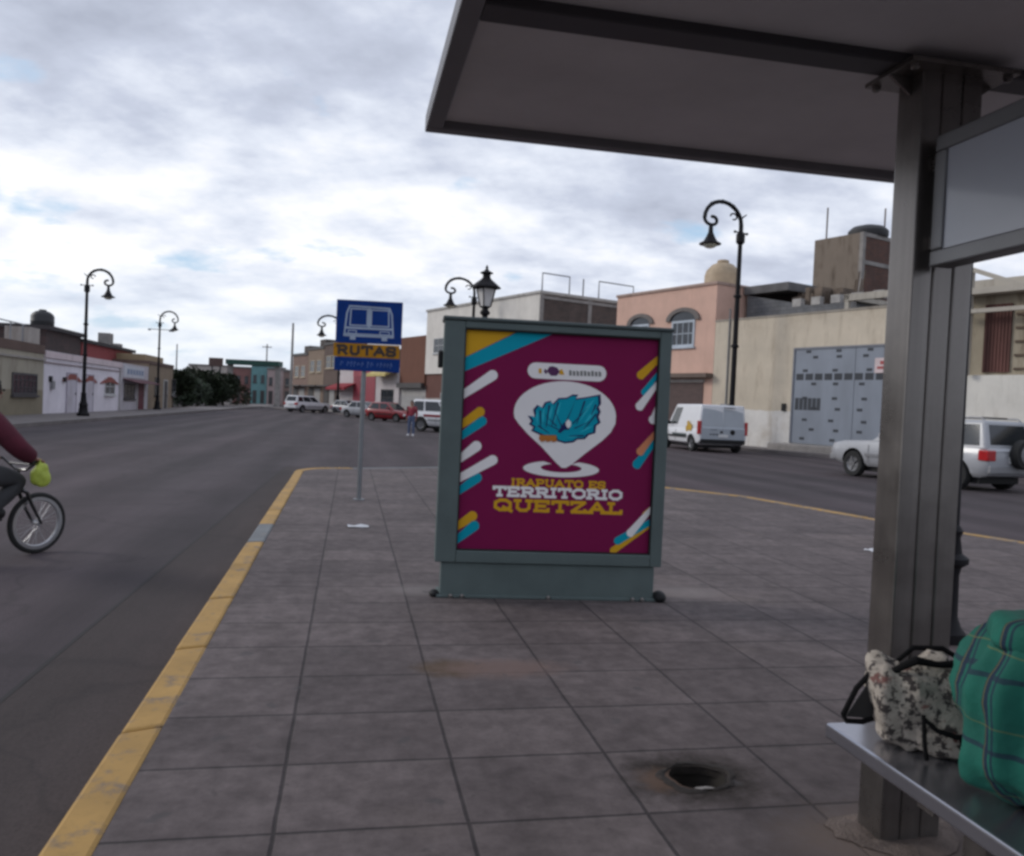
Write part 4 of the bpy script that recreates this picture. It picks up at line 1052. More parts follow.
    pl = MB().box(X(0) - .045, -.22, st[0][1] + .22 if style == 'van' else st[0][1] + .2, X(0) - .02, .22, st[0][1] + .35).build('number_plate', M_plate, t)
    MB().box(X(1) - .0, -.2, st[-1][1] + .02, X(1) + .04, .2, st[-1][1] + .13).build('number_plate', M_plate, t)
    MB().box(X(.99) - .03, -.45, st[-1][1] + .12, X(.99) + .02, .45, st[-1][2] - .04).build('grille', M_dark, t, bevel=.02)
    if rack:
        for s in (-1, 1):
            b = MB().tube([(a1 + .05, s*ht*.88, zr - .02), (a1 + .15, s*ht*.88, zr + .06), (a2 - .1, s*ht*.88, zr + .06), (a2, s*ht*.88, zr - .02)], .022, 8); b.build('roof_rail', M_rim, t, True)
        b = MB()
        for x in (a1 + .45, a2 - .45): b.bar((x, -ht*.88, zr + .07), (x, ht*.88, zr + .07), .05, .03)
        b.build('roof_bar', M_dark, t)
    if spare:
        w = MB().lathe([(.20, -.10), (.33, -.10), (.35, -.06), (.35, .06), (.33, .10), (.02, .11)], (X(0) - .13, -.12, .92), 24, 'x').build('spare_wheel', M_tyre, t, True)
        MB().lathe([(.22, -.015), (.18, -.02), (.02, -.03)], (X(0) - .23, -.12, .92), 20, 'x').build('rim', M_rim, w, True)
    return t, S, X

def paintm(name, c, r=.32): return mat(name, c, r, .0, .06, 1.5, coat=.5)
silver = paintm('silver_paint', (.37, .375, .395)); white = paintm('white_paint', (.70, .70, .72)); vanrear = paintm('pale_grey_paint', (.36, .39, .43))
redp = paintm('red_paint', (.25, .014, .02)); maroon = paintm('maroon_paint', (.10, .012, .022)); darkg = paintm('dark_green_paint', (.025, .035, .03)); greyp = paintm('grey_paint', (.24, .25, .28))
strdir = math.atan2(SD.y, SD.x)
# parked suv
g0 = G(837, 474, RD); g1 = G(956, 489, RD)
hd = (g0 - g1); az = math.atan2(hd.y, hd.x)
S = STY['suv']; k = hd.xy.length / S['wb']
print('suv wheelbase', hd.xy.length)
def tall_suv(loc, az):
    t, S, X = vehicle('parked_suv', 'silver parked off road car with roof rails and a rear spare wheel', 'car', loc, az, silver, 'suv', spare=True, rack=True, lower=mat('grey_bumper', (.25, .25, .26), .5))
    return t
STY['suv']['L'] = 5.15; STY['suv']['wb'] = min(3.3, hd.xy.length)
u = hd.normalized(); wbm = STY['suv']['wb']; xr_ = STY['suv']['ov'] - STY['suv']['L']/2
side = Vector((u.y, -u.x, 0))                       # the car's right; visible side is its left
ctr = g1 - u * xr_ + side * .78
tall_suv((ctr.x, ctr.y, RD), az)
# white van with open look panels
gv = G(722, 453, RD)
va = R(92)
uv = Vector((math.cos(va), math.sin(va), 0))
cv = gv + uv * (STY['van']['L'] / 2)
vt, S, X = vehicle('delivery_van', 'white delivery van with pale grey rear doors parked by the cream wall', 'van', (cv.x, cv.y, RD), va, white, 'van', panel=True)
c0, c1_ = X(S['cab'][0]), X(S['cab'][1])
for s in (-1, 1):
    b = MB(); y0, y1 = (.012, .97) if s > 0 else (-.97, -.012)
    b.add([(X(0) - .02, y0, .46), (X(0) - .02, y1, .46), (X(0) - .02, y1, 1.0), (c0 - .014, y1, 1.06), (c1_ - .012, y1*.93 if abs(y1) > .1 else y1, 1.82), (c1_ - .012, y0*.93 if abs(y0) > .1 else y0, 1.74), (c0 - .014, y0, 1.06), (X(0) - .02, y0, 1.0),
           (X(0) + .05, y0, .46), (X(0) + .05, y1, .46), (c1_ + .05, y1, 1.82), (c1_ + .05, y0, 1.82)],
          [(0, 7, 2, 1), (7, 6, 3, 2), (6, 5, 4, 3), (0, 1, 9, 8), (5, 11, 10, 4), (0, 8, 11, 5, 6, 7), (1, 2, 3, 4, 10, 9)])
    d = b.build('rear_door', vanrear, vt, recalc=True)
    if s < 0:
        MB().lathe([(.11, 0), (.11, .014)], (X(0) - .034, -.42, .86), 18, 'x').build('badge', M_dark, d)
    else:
        b = MB()
        for q in range(7): b.box(X(0) - .026, .10 + q*.075, .72 + .02*(q % 2), X(0) - .019, .15 + q*.075, .78)
        for q in range(5): b.box(X(0) - .026, .30 + q*.06, .93, X(0) - .019, .34 + q*.06, .955)
        b.build('lettering', M_dark, d)
        MB().box(X(0) - .045, .03, .82, X(0) - .018, .14, .90).build('handle', M_dark, d)
MB().box(X(0) - .03, -.5, 1.86, X(0) + .02, .0, 1.885).build('brake_light', M_dark, vt)
b = MB()
for (x, z, r) in ((-1.35, 1.0, .16), (-1.15, 1.16, .12), (-1.05, .95, .13)): b.lathe([(r, 0), (r, .012)], (x, 1.10, z), 14, 'y')
b.build('side_graphic', mat('van_yellow_graphic', (.55, .33, .03), .5), vt)
b = MB(); b.box(-1.0, 1.094, .62, .4, 1.112, .72); b.build('side_graphic', mat('van_dark_graphic', (.03, .05, .05), .5), vt)

def put(px, py, style, az, paint, name, label, cat='car', group=None, **kw):
    g = G(px, py, RD); return vehicle(name, label, cat, (g.x, g.y, RD), az, paint, style, group, **kw)
GC = 'cars parked along the right street'
put(456, 433, 'suv', strdir + R(30) + math.pi, white, 'parked_car', 'white parked car with a red side stripe just left of the totem', group=GC)
t_ = [o for o in bpy.data.objects if o.get('label', '').startswith('white parked car with a red')][0]
b = MB()
for s in (-1, 1): b.box(-1.5, s*.905 - .008, .80, 1.6, s*.905 + .008, .92)
b.build('side_stripe', redp, t_)
put(391, 421.5, 'hatch', strdir + R(25) + math.pi, redp, 'parked_car', 'bright red parked hatchback left of the pedestrian', group=GC)
put(365, 418, 'sedan', strdir + R(28) + math.pi, silver, 'parked_car', 'silver parked saloon behind the bus sign pole', group=GC)
put(349, 414.5, 'hatch', strdir + R(20) + math.pi, greyp, 'parked_car', 'dark grey small car parked behind the silver saloon', group=GC)
put(308, 412.5, 'suv', strdir + R(-62), white, 'parked_car', 'white tall car parked alone before the tan shop fronts', group=GC, lower=white)
GF = 'distant cars at the end of the left road'
put(203, 403.0, 'hatch', R(170), maroon, 'parked_car', 'distant maroon car in front of the dark trees', group=GF)
put(228, 402.0, 'sedan', R(5), darkg, 'parked_car', 'distant dark green car right of the maroon one', group=GF)
put(248, 402.2, 'hatch', R(160), maroon, 'parked_car', 'distant small wine red car below the teal building', group=GF)
put(181, 403.5, 'sedan', R(0), greyp, 'parked_car', 'distant dark grey car beside the second street lamp', group=GF)

# ------------------------------------------------------------------ people
def skin(name, joints, edges, m, parent, sub=2):
    """one continuous figure grown over a skeleton; joints: name -> (x, y, z, r or (rx, ry))"""
    names = list(joints); idx = {k: i for i, k in enumerate(names)}
    me = bpy.data.meshes.new(name); me.from_pydata([joints[k][:3] for k in names], [(idx[a], idx[b]) for a, b in edges], [])
    o = bpy.data.objects.new(name, me); col.objects.link(o)
    md = o.modifiers.new('skin', 'SKIN'); md.use_smooth_shade = True
    sv = me.skin_vertices[0].data
    for k in names:
        r = joints[k][3]; sv[idx[k]].radius = r if isinstance(r, tuple) else (r, r)
        sv[idx[k]].use_root = False
    sv[0].use_root = True
    s2 = o.modifiers.new('sub', 'SUBSURF'); s2.levels = sub; s2.render_levels = sub
    applied(o); o.data.materials.clear(); o.data.materials.append(m)
    for p_ in o.data.polygons: p_.use_smooth = True
    o.parent = parent
    return o
def sub_skin(name, joints, edges, keep, grow, m, parent, sub=2):
    j = {k: v[:3] + (((v[3][0]*grow, v[3][1]*grow) if isinstance(v[3], tuple) else v[3]*grow),) for k, v in joints.items() if k in keep}
    return skin(name, j, [e for e in edges if e[0] in keep and e[1] in keep], m, parent, sub)
def head(parent, c, fwd_rz, hair_m, h=.23, cap=None):
    """face features on the figure: eyes, nose, mouth, ears and hair as children"""
    rot = Matrix.Rotation(fwd_rz, 4, 'Z'); T = Matrix.Translation(c) @ rot; s = h / .23
    b = MB().sphere((-.012*s, 0, .025*s), .098*s, 18, 12, 1.02, .86, 1.0); b.v = [T @ v for v in b.v if True]
    # open the face: drop faces in front and below
    keep = []
    for f in b.f:
        ctr = sum(((T.inverted() @ b.v[i]) for i in f), Vector()) / len(f)
        if not (ctr.x > .035*s and ctr.z < .07*s) and ctr.z > -.05*s: keep.append(f)
    b.f = keep
    hr = b.build('hair', hair_m, parent, True); q = hr.modifiers.new('thick', 'SOLIDIFY'); q.thickness = .008
    e = MB()
    for sd in (-1, 1): e.sphere((.082*s, sd*.032*s, .01*s), .011*s, 8, 6)
    e.v = [T @ v for v in e.v]; e.build('eyes', M_dark, parent, True)
    e = MB(); e.add([(.10*s, 0, -.022*s), (.083*s, -.014*s, -.028*s), (.083*s, .014*s, -.028*s), (.083*s, 0, .012*s), (.078*s, 0, -.03*s)], [(0, 1, 3), (0, 3, 2), (0, 2, 4), (0, 4, 1)]); e.v = [T @ v for v in e.v]; e.build('nose', M_skin, parent, True)
    e = MB().sphere((.079*s, 0, -.052*s), .02*s, 8, 6, .35, 1.1, .25); e.v = [T @ v for v in e.v]; e.build('mouth', mat('lips', (.22, .07, .06), .5), parent, True)
    e = MB()
    for sd in (-1, 1): e.sphere((-.005*s, sd*.082*s, 0), .028*s, 8, 6, .6, .3, 1)
    e.v = [T @ v for v in e.v]; e.build('ears', M_skin, parent, True)
def hand(parent, wrist, d, up, m, curl=1., s=1., side=1):
    """palm and five bent fingers from a wrist along direction d"""
    d = Vector(d).normalized(); up = Vector(up); up = (up - d*up.dot(d)).normalized(); sd = d.cross(up)
    w = Vector(wrist); j = {}; e = []
    def pt(a, b_, c): return tuple(w + (d*a + sd*b_ + up*c) * s)
    j['w'] = pt(0, 0, 0) + ((.026*s, .02*s),); j['p'] = pt(.05, 0, 0) + ((.036*s, .017*s),); j['k'] = pt(.085, 0, -.003) + ((.037*s, .015*s),)
    e += [('w', 'p'), ('p', 'k')]
    o = skin('hand', j, e, m, parent, 2)
    for i, (b_, ln) in enumerate(((-.03, .068), (-.010, .078), (.010, .072), (.029, .056))):
        c1 = curl
        a0, z0 = .075, -.002
        a1, z1 = a0 + ln*.45*math.cos(c1*.6), z0 - ln*.45*math.sin(c1*.6)
        a2, z2 = a1 + ln*.32*math.cos(c1*1.6), z1 - ln*.32*math.sin(c1*1.6)
        a3, z3 = a2 + ln*.26*math.cos(c1*2.4), z2 - ln*.26*math.sin(c1*2.4)
        jj = {'a': pt(a0, b_, z0) + (.0095*s,), 'b': pt(a1, b_*1.05, z1) + (.009*s,), 'c': pt(a2, b_*1.05, z2) + (.0085*s,), 'd': pt(a3, b_*1.0, z3) + (.0075*s,)}
        skin('finger', jj, [('a', 'b'), ('b', 'c'), ('c', 'd')], m, o, 1)
    jj = {'a': pt(.03, -.03*side, -.004) + (.012*s,), 'b': pt(.058, -.05*side, -.016) + (.0105*s,), 'c': pt(.078, -.045*side, -.036*curl) + (.009*s,)}
    skin('thumb', jj, [('a', 'b'), ('b', 'c')], m, o, 1)
    return o

def pedestrian():
    g = G(411, 436.5, RD)
    t = thing('person', 'person in a red top and blue jeans standing on the road near the parked cars', 'person', (g.x, g.y, RD), R(-120))
    J = {'pel': (0, 0, .86, (.13, .10)), 'sp': (0, 0, 1.0, (.125, .095)), 'ch': (0, 0, 1.2, (.15, .10)), 'nk': (0, 0, 1.34, .055), 'hd0': (.01, 0, 1.41, .068), 'hd': (.015, 0, 1.49, (.082, .09)), 'tp': (.01, 0, 1.56, .06),
         'hl': (0, .09, .80, .085), 'kl': (.03, .10, .45, .058), 'al': (-.02, .10, .09, .042), 'tl': (.12, .11, .035, .036),
         'hr': (0, -.09, .80, .085), 'kr': (.02, -.11, .45, .058), 'ar': (-.03, -.13, .09, .042), 'tr': (.11, -.15, .035, .036),
         'sl': (0, .175, 1.27, .058), 'el': (-.03, .23, 1.02, .043), 'wl': (.05, .23, .80, .03),
         'sr': (0, -.175, 1.27, .058), 'er': (-.03, -.24, 1.02, .043), 'wr': (.06, -.22, .80, .03)}
    E = [('pel', 'sp'), ('sp', 'ch'), ('ch', 'nk'), ('nk', 'hd0'), ('hd0', 'hd'), ('hd', 'tp'), ('pel', 'hl'), ('hl', 'kl'), ('kl', 'al'), ('al', 'tl'), ('pel', 'hr'), ('hr', 'kr'), ('kr', 'ar'), ('ar', 'tr'), ('ch', 'sl'), ('sl', 'el'), ('el', 'wl'), ('ch', 'sr'), ('sr', 'er'), ('er', 'wr')]
    b = skin('body', J, E, M_skin, t)
    sub_skin('shirt', J, E, ['pel', 'sp', 'ch', 'nk', 'sl', 'el', 'wl', 'sr', 'er', 'wr'], 1.3, mat('red_cloth', (.26, .03, .05), .85), t)
    sub_skin('trousers', J, E, ['sp', 'pel', 'hl', 'kl', 'al', 'hr', 'kr', 'ar'], 1.16, mat('blue_denim', (.10, .13, .22), .9), t)
    for k in ('l', 'r'): sub_skin('shoe', J, E, ['a' + k, 't' + k], 1.3, M_white, t)
    head(t, (.02, 0, 1.48), 0, mat('dark_hair', (.012, .009, .008), .7), .22)
    for s, k in ((1, 'wl'), (-1, 'wr')): hand(t, J[k][:3], (.1, 0, -1), (0, s, 0), M_skin, .5, .95, s)
pedestrian()

def cyclist():
    gf = G(36, 553, RD)
    az = R(90 - 36)
    t = thing('bicycle', 'small black bicycle entering at the left edge ridden by the person in maroon', 'bicycle', (gf.x, gf.y, RD), az)
    WR = .272; rx = -.98
    blk = mat('bike_black_paint', (.012, .012, .014), .3, 0, .2, 5, coat=.4); chrome = mat('rim_aluminium', (.45, .45, .47), .3, .75, .1, 9)
    for x, nm in ((0, 'front'), (rx, 'rear')):
        w = MB().lathe([(WR + .0, .024*math.cos(a)) if False else (WR - .022 + .024*math.cos(a), .024*math.sin(a)) for a in [2*math.pi*k/12 for k in range(13)]], (x, 0, WR), 40, 'y', cap=False).build('wheel', M_tyre, t, True)
        MB().lathe([(WR - .03, -.017), (WR - .068, -.017), (WR - .074, 0), (WR - .068, .017), (WR - .03, .017)], (x, 0, WR), 40, 'y', cap=False).build('rim', chrome, w, True)
        b = MB()
        for k in range(28):
            a = 2*math.pi*k/28; h = .03*(1 if k % 2 else -1)
            b.tube([(x + .02*math.cos(a + .5), h, WR + .02*math.sin(a + .5)), (x + (WR-.06)*math.cos(a), 0, WR + (WR-.06)*math.sin(a))], .0016, 4)
        b.build('spokes', chrome, w)
        MB().lathe([(.012, -.05), (.022, -.03), (.015, 0), (.022, .03), (.012, .05)], (x, 0, WR), 12, 'y').build('hub', chrome, w, True)
    bb_ = Vector((-.60, 0, .28)); seat = Vector((-.77, 0, .66)); hb = Vector((-.165, 0, .60)); ht_ = Vector((-.20, 0, .70)); rear = Vector((rx, 0, WR))
    b = MB(); b.tube([bb_, seat], .017, 10); b.tube([bb_, hb], .021, 10); b.tube([seat + (bb_ - seat)*.25, ht_], .018, 10); b.tube([hb, ht_], .024, 10)
    for s in (-1, 1): b.tube([bb_ + Vector((0, s*.03, 0)), rear + Vector((0, s*.055, 0))], .01, 8); b.tube([seat + (bb_ - seat)*.25, rear + Vector((0, s*.055, 0))], .009, 8)
    b.build('frame', blk, t, True)
    b = MB(); b.tube([hb, (-.14, 0, .585)], .02, 8)
    for s in (-1, 1): b.tube([(-.155, 0, .575), (-.14, s*.055, .56), (-.09, s*.06, .44), (0, s*.06, WR)], [.018, .018, .016, .012], 8)
    b.build('fork', blk, t, True)
    MB().sphere((-.78, 0, .70), .1, 14, 8, 1.25, .62, .32).build('saddle', M_dark, t, True)
    bars = MB(); bars.tube([ht_, (-.18, 0, .76)], .014, 8)
    bars.tube([(-.28, -.31, .845), (-.17, -.24, .85), (-.165, -.07, .76), (-.165, .07, .76), (-.17, .24, .85), (-.28, .31, .845)], .012, 8); bars.tube([(-.168, -.16, .81), (-.168, .16, .81)], .008, 6)
    hbx = bars.build('handlebar', blk, t, True)
    for s in (-1, 1): MB().tube([(-.30, s*.322, .845), (-.19, s*.255, .85)], .018, 10).build('grip', M_dark, hbx, True)
    cr = MB().lathe([(.085, -.004), (.085, .004)], (bb_.x, -.05, bb_.z), 24, 'y')
    pr, pl = Vector((bb_.x + .13, -.10, bb_.z + .08)), Vector((bb_.x - .13, .10, bb_.z - .08))
    cr.tube([bb_ + Vector((0, -.06, 0)), pr + Vector((0, .03, 0))], .011, 8); cr.tube([bb_ + Vector((0, .06, 0)), pl - Vector((0, .03, 0))], .011, 8)
    cr.build('crank', M_rim, t, True)
    for q, s in ((pr, -1), (pl, 1)): MB().box(q.x - .045, q.y + s*.02 - .045, q.z - .01, q.x + .045, q.y + s*.02 + .045, q.z + .01).build('pedal', M_dark, t, bevel=.004)
    # lime bag hanging from the right grip
    rot = Matrix.Rotation(az, 3, 'Z')
    def world(v): return Vector((gf.x, gf.y, RD)) + rot @ Vector(v)
    bg = thing('carrier_bag', 'small lime green bag hanging from the bicycle handlebar', 'bag', world((-.19, -.30, .64)), az)
    def d(v):
        z = v.z / .1; v = Vector((v.x*(1 - .25*max(0, z)), v.y*(1 - .3*max(0, z)), v.z)); return v + v.normalized()*mnoise.noise(v*16)*.02
    vs, fs = blob((0, 0, .10), .075, .06, .10, .75, 32, 20, d)
    lime = mat('lime_cloth', (.42, .50, .07), .6, 0, .2, 12, .3); MB().add(vs, fs).build('bag_body', lime, bg, True)
    b = MB()
    for s in (-1, 1): b.tube([(-.03, s*.02, .185), (-.02, s*.012, .215), (-.012, 0, .235)], .007, 6)
    b.build('handle', lime, bg, True)
    # rider
    p = thing('person', 'cyclist in a maroon jacket and dark grey trousers cut by the left edge', 'person', (gf.x, gf.y, RD), az)
    J = {'pel': (-.76, 0, .80, (.14, .11)), 'sp': (-.72, 0, .95, (.135, .10)), 'ch': (-.60, 0, 1.15, (.16, .11)), 'nk': (-.52, 0, 1.30, .06), 'hd0': (-.47, 0, 1.37, .072), 'hd': (-.44, 0, 1.45, (.085, .092)), 'tp': (-.45, 0, 1.52, .062),
         'hl': (-.72, .10, .77, .095), 'kl': (-.36, .13, .50, .066), 'al': (-.73, .11, .27, .046), 'tl': (-.58, .12, .225, .04),
         'hr': (-.72, -.10, .79, .095), 'kr': (-.25, -.13, .68, .085), 'ar': (-.52, -.12, .43, .046), 'tr': (-.38, -.125, .40, .04),
         'sl': (-.57, .19, 1.22, .07), 'el': (-.42, .30, .98, .058), 'wl': (-.275, .30, .885, .046),
         'sr': (-.57, -.19, 1.22, .085), 'er': (-.40, -.31, .97, .070), 'wr': (-.255, -.295, .875, .056)}
    E = [('pel', 'sp'), ('sp', 'ch'), ('ch', 'nk'), ('nk', 'hd0'), ('hd0', 'hd'), ('hd', 'tp'), ('pel', 'hl'), ('hl', 'kl'), ('kl', 'al'), ('al', 'tl'), ('pel', 'hr'), ('hr', 'kr'), ('kr', 'ar'), ('ar', 'tr'), ('ch', 'sl'), ('sl', 'el'), ('el', 'wl'), ('ch', 'sr'), ('sr', 'er'), ('er', 'wr')]
    skin('body', J, E, M_skin, p)
    sub_skin('jacket', J, E, ['pel', 'sp', 'ch', 'nk', 'sl', 'el', 'wl', 'sr', 'er', 'wr'], 1.25, mat('maroon_cloth', (.085, .008, .022), .85, 0, .25, 9, .3), p)
    sub_skin('trousers', J, E, ['sp', 'pel', 'hl', 'kl', 'al', 'hr', 'kr', 'ar'], 1.17, mat('charcoal_cloth', (.045, .046, .05), .9, 0, .25, 9, .3), p)
    for k in ('l', 'r'): sub_skin('shoe', J, E, ['a' + k, 't' + k], 1.3, M_dark, p)
    head(p, (-.44, 0, 1.44), 0, mat('black_hair', (.01, .008, .008), .7))
    for s, k in ((1, 'wl'), (-1, 'wr')): hand(p, J[k][:3], (.75, -s*.25, -.15), (0, 0, 1), M_skin, 1.1, 1., -s)
cyclist()

# ------------------------------------------------------------------ buildings
def frame_on(p0, p1):
    d = (p1 - p0); d.z = 0; return math.atan2(d.y, d.x), d.length
def block(name, label, cat, p0, p1, depth, h, m, group=None, z0=-.1, y_off=0., wname='wall'):
    """p0 and p1: left and right end of the facade seen from the street; local x runs along it, +y into the block"""
    rz, L = frame_on(p0, p1)
    t = thing(name, label, cat, (p0.x, p0.y, 0), rz, group)
    w = MB().box(0, y_off, z0, L, depth, h).build(wname, m, t)
    return t, L, w
M_frame_w = mat('window_frame_white', (.5, .5, .5), .6); M_frame_d = mat('window_frame_dark', (.05, .045, .045), .6)
M_winglass = mat('window_glass', (.035, .04, .048), .12, 0, .3, 1.3, spec=.6)
def window(t, x0, x1, z0, z1, fm=None, grid=(2, 2), y=0., f=.06, sill=True, gm=None, name='window', arch=False):
    fm = fm or M_frame_w
    b = MB(); b.box(x0, y - .05, z0, x0 + f, y + .01, z1); b.box(x1 - f, y - .05, z0, x1, y + .01, z1); b.box(x0 + f, y - .05, z0, x1 - f, y + .01, z0 + f); b.box(x0 + f, y - .05, z1 - f, x1 - f, y + .01, z1)
    for i in range(1, grid[0]): x = x0 + (x1 - x0)*i/grid[0]; b.box(x - .02, y - .04, z0 + f, x + .02, y + .01, z1 - f)
    for i in range(1, grid[1]): z = z0 + (z1 - z0)*i/grid[1]; b.box(x0 + f, y - .037, z - .02, x1 - f, y + .01, z + .02)
    w = b.build(name, fm, t)
    MB().box(x0 + f, y - .018, z0 + f, x1 - f, y + .004, z1 - f).build('pane', gm or M_winglass, w)
    if sill: MB().box(x0 - .08, y - .13, z0 - .10, x1 + .08, y + .005, z0).build('sill', fm, w)
    return w
def door(t, x0, x1, z1, m, y=0., z0=0., fm=None):
    b = MB(); b.box(x0, y - .045, z0, x1, y + .01, z1); d = b.build('door', m, t)
    b = MB(); b.box(x0 - .08, y - .07, z0, x0, y + .01, z1 + .08); b.box(x1, y - .07, z0, x1 + .08, y + .01, z1 + .08); b.box(x0, y - .07, z1, x1, y + .01, z1 + .08); b.build('frame', fm or M_frame_w, d)
    MB().box(x1 - .14, y - .08, z0 + .95, x1 - .08, y - .04, z0 + 1.07).build('handle', M_dark, d)
    return d
def tinaco(loc, r, h, m, label, cat='water tank'):
    t = thing('water_tank', label, cat, loc)
    MB().lathe([(r*.96, 0), (r, .05*h), (r, .3*h), (r*1.03, .32*h), (r, .35*h), (r, .62*h), (r*.9, .76*h), (r*.6, .9*h), (r*.3, .95*h)], n=20).build('tank', m, t, True)
    MB().lathe([(r*.33, 0), (r*.33, .05*h), (r*.28, .07*h)], (0, 0, .95*h), 16).build('lid', m, t, True)

# ---- left row (facades on x = LX, far away to the left)
def LP(y): return Vector((LX, y, 0))
def ly(px, X=None):             # where pixel column px meets the left facades
    d = ray(px, 400); s = (X or LX) / d.x; return d.y * s
def lz(px, py, X=None):
    d = ray(px, py); s = (X or LX) / d.x; return CH + d.z * s
cream_l = wall_mat('ochre_plaster', (.38, .345, .275), (.25, .215, .15), 1.15, .6)
yA, yB, yC, yD = ly(43), ly(120.5), ly(147.5), ly(172)
hA = lz(30, 352); hB = lz(44, 350); hC = lz(124, 363); 
t, L, w = block('house', 'low ochre plaster house with a barred window at the left edge', 'house', LP(12), LP(yA - .03), 9, hA, cream_l, 'low houses along the left road')
MB().box(0, -.04, hA, L, 9, hA + .42).build('parapet', wall_mat('brown_parapet', (.13, .085, .07), dirt=.3), t)
MB().box(0, -.10, hA - .32, L, -.0, hA - .22).build('cornice', wall_mat('grey_band', (.36, .33, .30)), t)
xw = ly(6) - 12, ly(30) - 12
grille = mat('dark_window_bars', (.05, .045, .05), .6)
xa, xb = ly(11) - 12, ly(36) - 12
window(t, xa, xb, lz(24, 395), lz(24, 373), grille, (6, 3), f=.10)
window(t, xa - 6, xa - 4.2, .95, 2.3, mat('pale_frame', (.42, .40, .38), .7), (4, 3), f=.1)
door(t, xa - 3.2, xa - 2.1, 2.2, M_frame_d)
door(t, xa - 10, xa - 8.9, 2.2, M_frame_d)
b = MB(); zr_ = hA + .42
for i in range(9): b.tube([(L - 1.6 - i*1.4, .4, zr_), (L - 1.6 - i*1.4, .4, zr_ + .85)], .03, 6)
b.tube([(L - 13, .4, zr_ + .85), (L - 1.4, .4, zr_ + .85)], .03, 6)
b.build('railing', mat('grey_rail', (.25, .26, .28), .5), t)
MB().box(L - 1.5, .1, zr_, L - .35, 1.2, zr_ + .75).build('roof_block', wall_mat('pale_block', (.42, .38, .35), dirt=.5), t)

white_l = wall_mat('whitewash', (.76, .72, .78), dirt=.22, hue=(.6, .55, .55))
t, L, w = block('house', 'low whitewashed house with red zigzag arches over its openings', 'house', LP(yA), LP(yB - .03), 9, hB, white_l, 'low houses along the left road')
MB().box(-.01, -.09, hB - .34, L, -.0, hB - .02).build('cornice', wall_mat('pale_pink_band', (.66, .56, .58)), t)
MB().box(0, -.05, hB - .62, L, 0, hB - .54).build('cornice', wall_mat('mauve_band', (.30, .24, .25)), t)
redt = mat('red_trim', (.26, .075, .06), .8)
def Lx(px): return ly(px) - yA
for pa, pb_, z0p in ((61, 81, 0), (82.5, 96, 0), (99, 118, 0)):
    x0, x1 = Lx(pa), Lx(pb_); xm = (x0 + x1)/2; zt = hB - 1.0; zl = hB - 1.42; b = MB()
    pl = [(x0, zl), (x0 + .5, zl), (xm - .3, zt - .33), (xm + .3, zt - .33), (x1 - .5, zl), (x1, zl), (xm + .3, zt), (xm - .3, zt)]
    b.face_poly(pl, 0, .06); b.build('arch_trim', redt, t)
plank = wall_mat('white_door_paint', (.55, .52, .58), dirt=.5)
door(t, Lx(66), Lx(75), 2.05, plank, fm=mat('lilac_grey', (.42, .38, .44), .8)); door(t, Lx(84), Lx(92), 2.05, plank, fm=mat('lilac_grey', (.42, .38, .44), .8))
window(t, Lx(104), Lx(114), 1.0, 2.0, M_frame_w, (2, 2))
b = MB()
for pp_ in (48, 62): b.box(Lx(pp_), -.12, 1.6, Lx(pp_) + .22, 0, 1.85)
b.build('wall_lamp', M_dark, t)
MB().box(L - .5, -.11, .0, L - .38, -.0, hB - .4).build('drain_pipe', mat('pale_pipe', (.4, .38, .38), .6), t)
MB().box(Lx(49.5), -.14, 1.2, Lx(49.5) + .32, 0, 1.62).build('meter_box', mat('meter_grey', (.28, .28, .29), .5, .3), t)
# flat roofed hut with a black tank behind the white house
hz0 = hB
XB = LX - 2.5; pH0, pH1 = Vector((XB, ly(44, XB), 0)), Vector((XB, ly(79, XB), 0))
hut_h = lz(62, 333, XB)
t, L, w = block('roof_hut', 'dark brick roof hut standing above the white house on the left', 'roof hut', pH0, pH1, 5, hut_h, brick_mat('dark_brick', (.075, .045, .04), (.05, .035, .032), (.04, .035, .033)), z0=hB - .02)
MB().box(-.3, -.3, hut_h, L + .3, 5.2, hut_h + .22).build('roof', mat('dark_slab', (.04, .035, .035), .9), t)
tk = Vector((XB, ly(54, XB), 0))
tinaco((tk.x - .75, tk.y, hut_h + .22), .62, 1.0, mat('black_tank', (.015, .015, .017), .5), 'black plastic water tank on the dark roof hut at the left')
red_w = wall_mat('red_plaster', (.24, .045, .045), (.24, .045, .045), 0, .3)
t, L, w = block('house', 'red plaster house rising behind the white house', 'house', Vector((XB, ly(80, XB) + .02, 0)), Vector((XB, ly(131, XB), 0)), 6, lz(105, 347, XB), red_w, 'low houses along the left road')
hr_ = lz(105, 347, XB)
MB().box(-.2, -.2, hr_, L + .2, 8, hr_ + .22).build('roof', mat('dark_slab', (.04, .035, .035), .9), t)
MB().box(L - 4.2, .6, hr_ + .22, L - 3.2, 1.4, hr_ + 1.2).build('chimney', M_concrete, t); MB().box(L - 1.5, .6, hr_ + .22, L - .6, 1.4, hr_ + .6).build('chimney', M_concrete, t)
shop_w = wall_mat('pale_lilac_plaster', (.52, .49, .53), dirt=.35)
t, L, w = block('shop', 'pale lilac single storey shop with a dark red door beyond the white house', 'shop', LP(yB), LP(yC), 8, hC, shop_w, 'low houses along the left road')
def Sx(px): return ly(px) - yB
MB().box(Sx(123), -.03, hC - .9, Sx(143), 0, hC - .15).build('sign_board', mat('pale_sign', (.55, .57, .62), .6), t)
b = MB()
for i in range(6): b.box(Sx(126) + i*.75, -.04, hC - .7, Sx(126) + i*.75 + .5, -.031, hC - .35)
b.build('sign_mark', mat('faded_blue', (.22, .28, .4), .7), t)
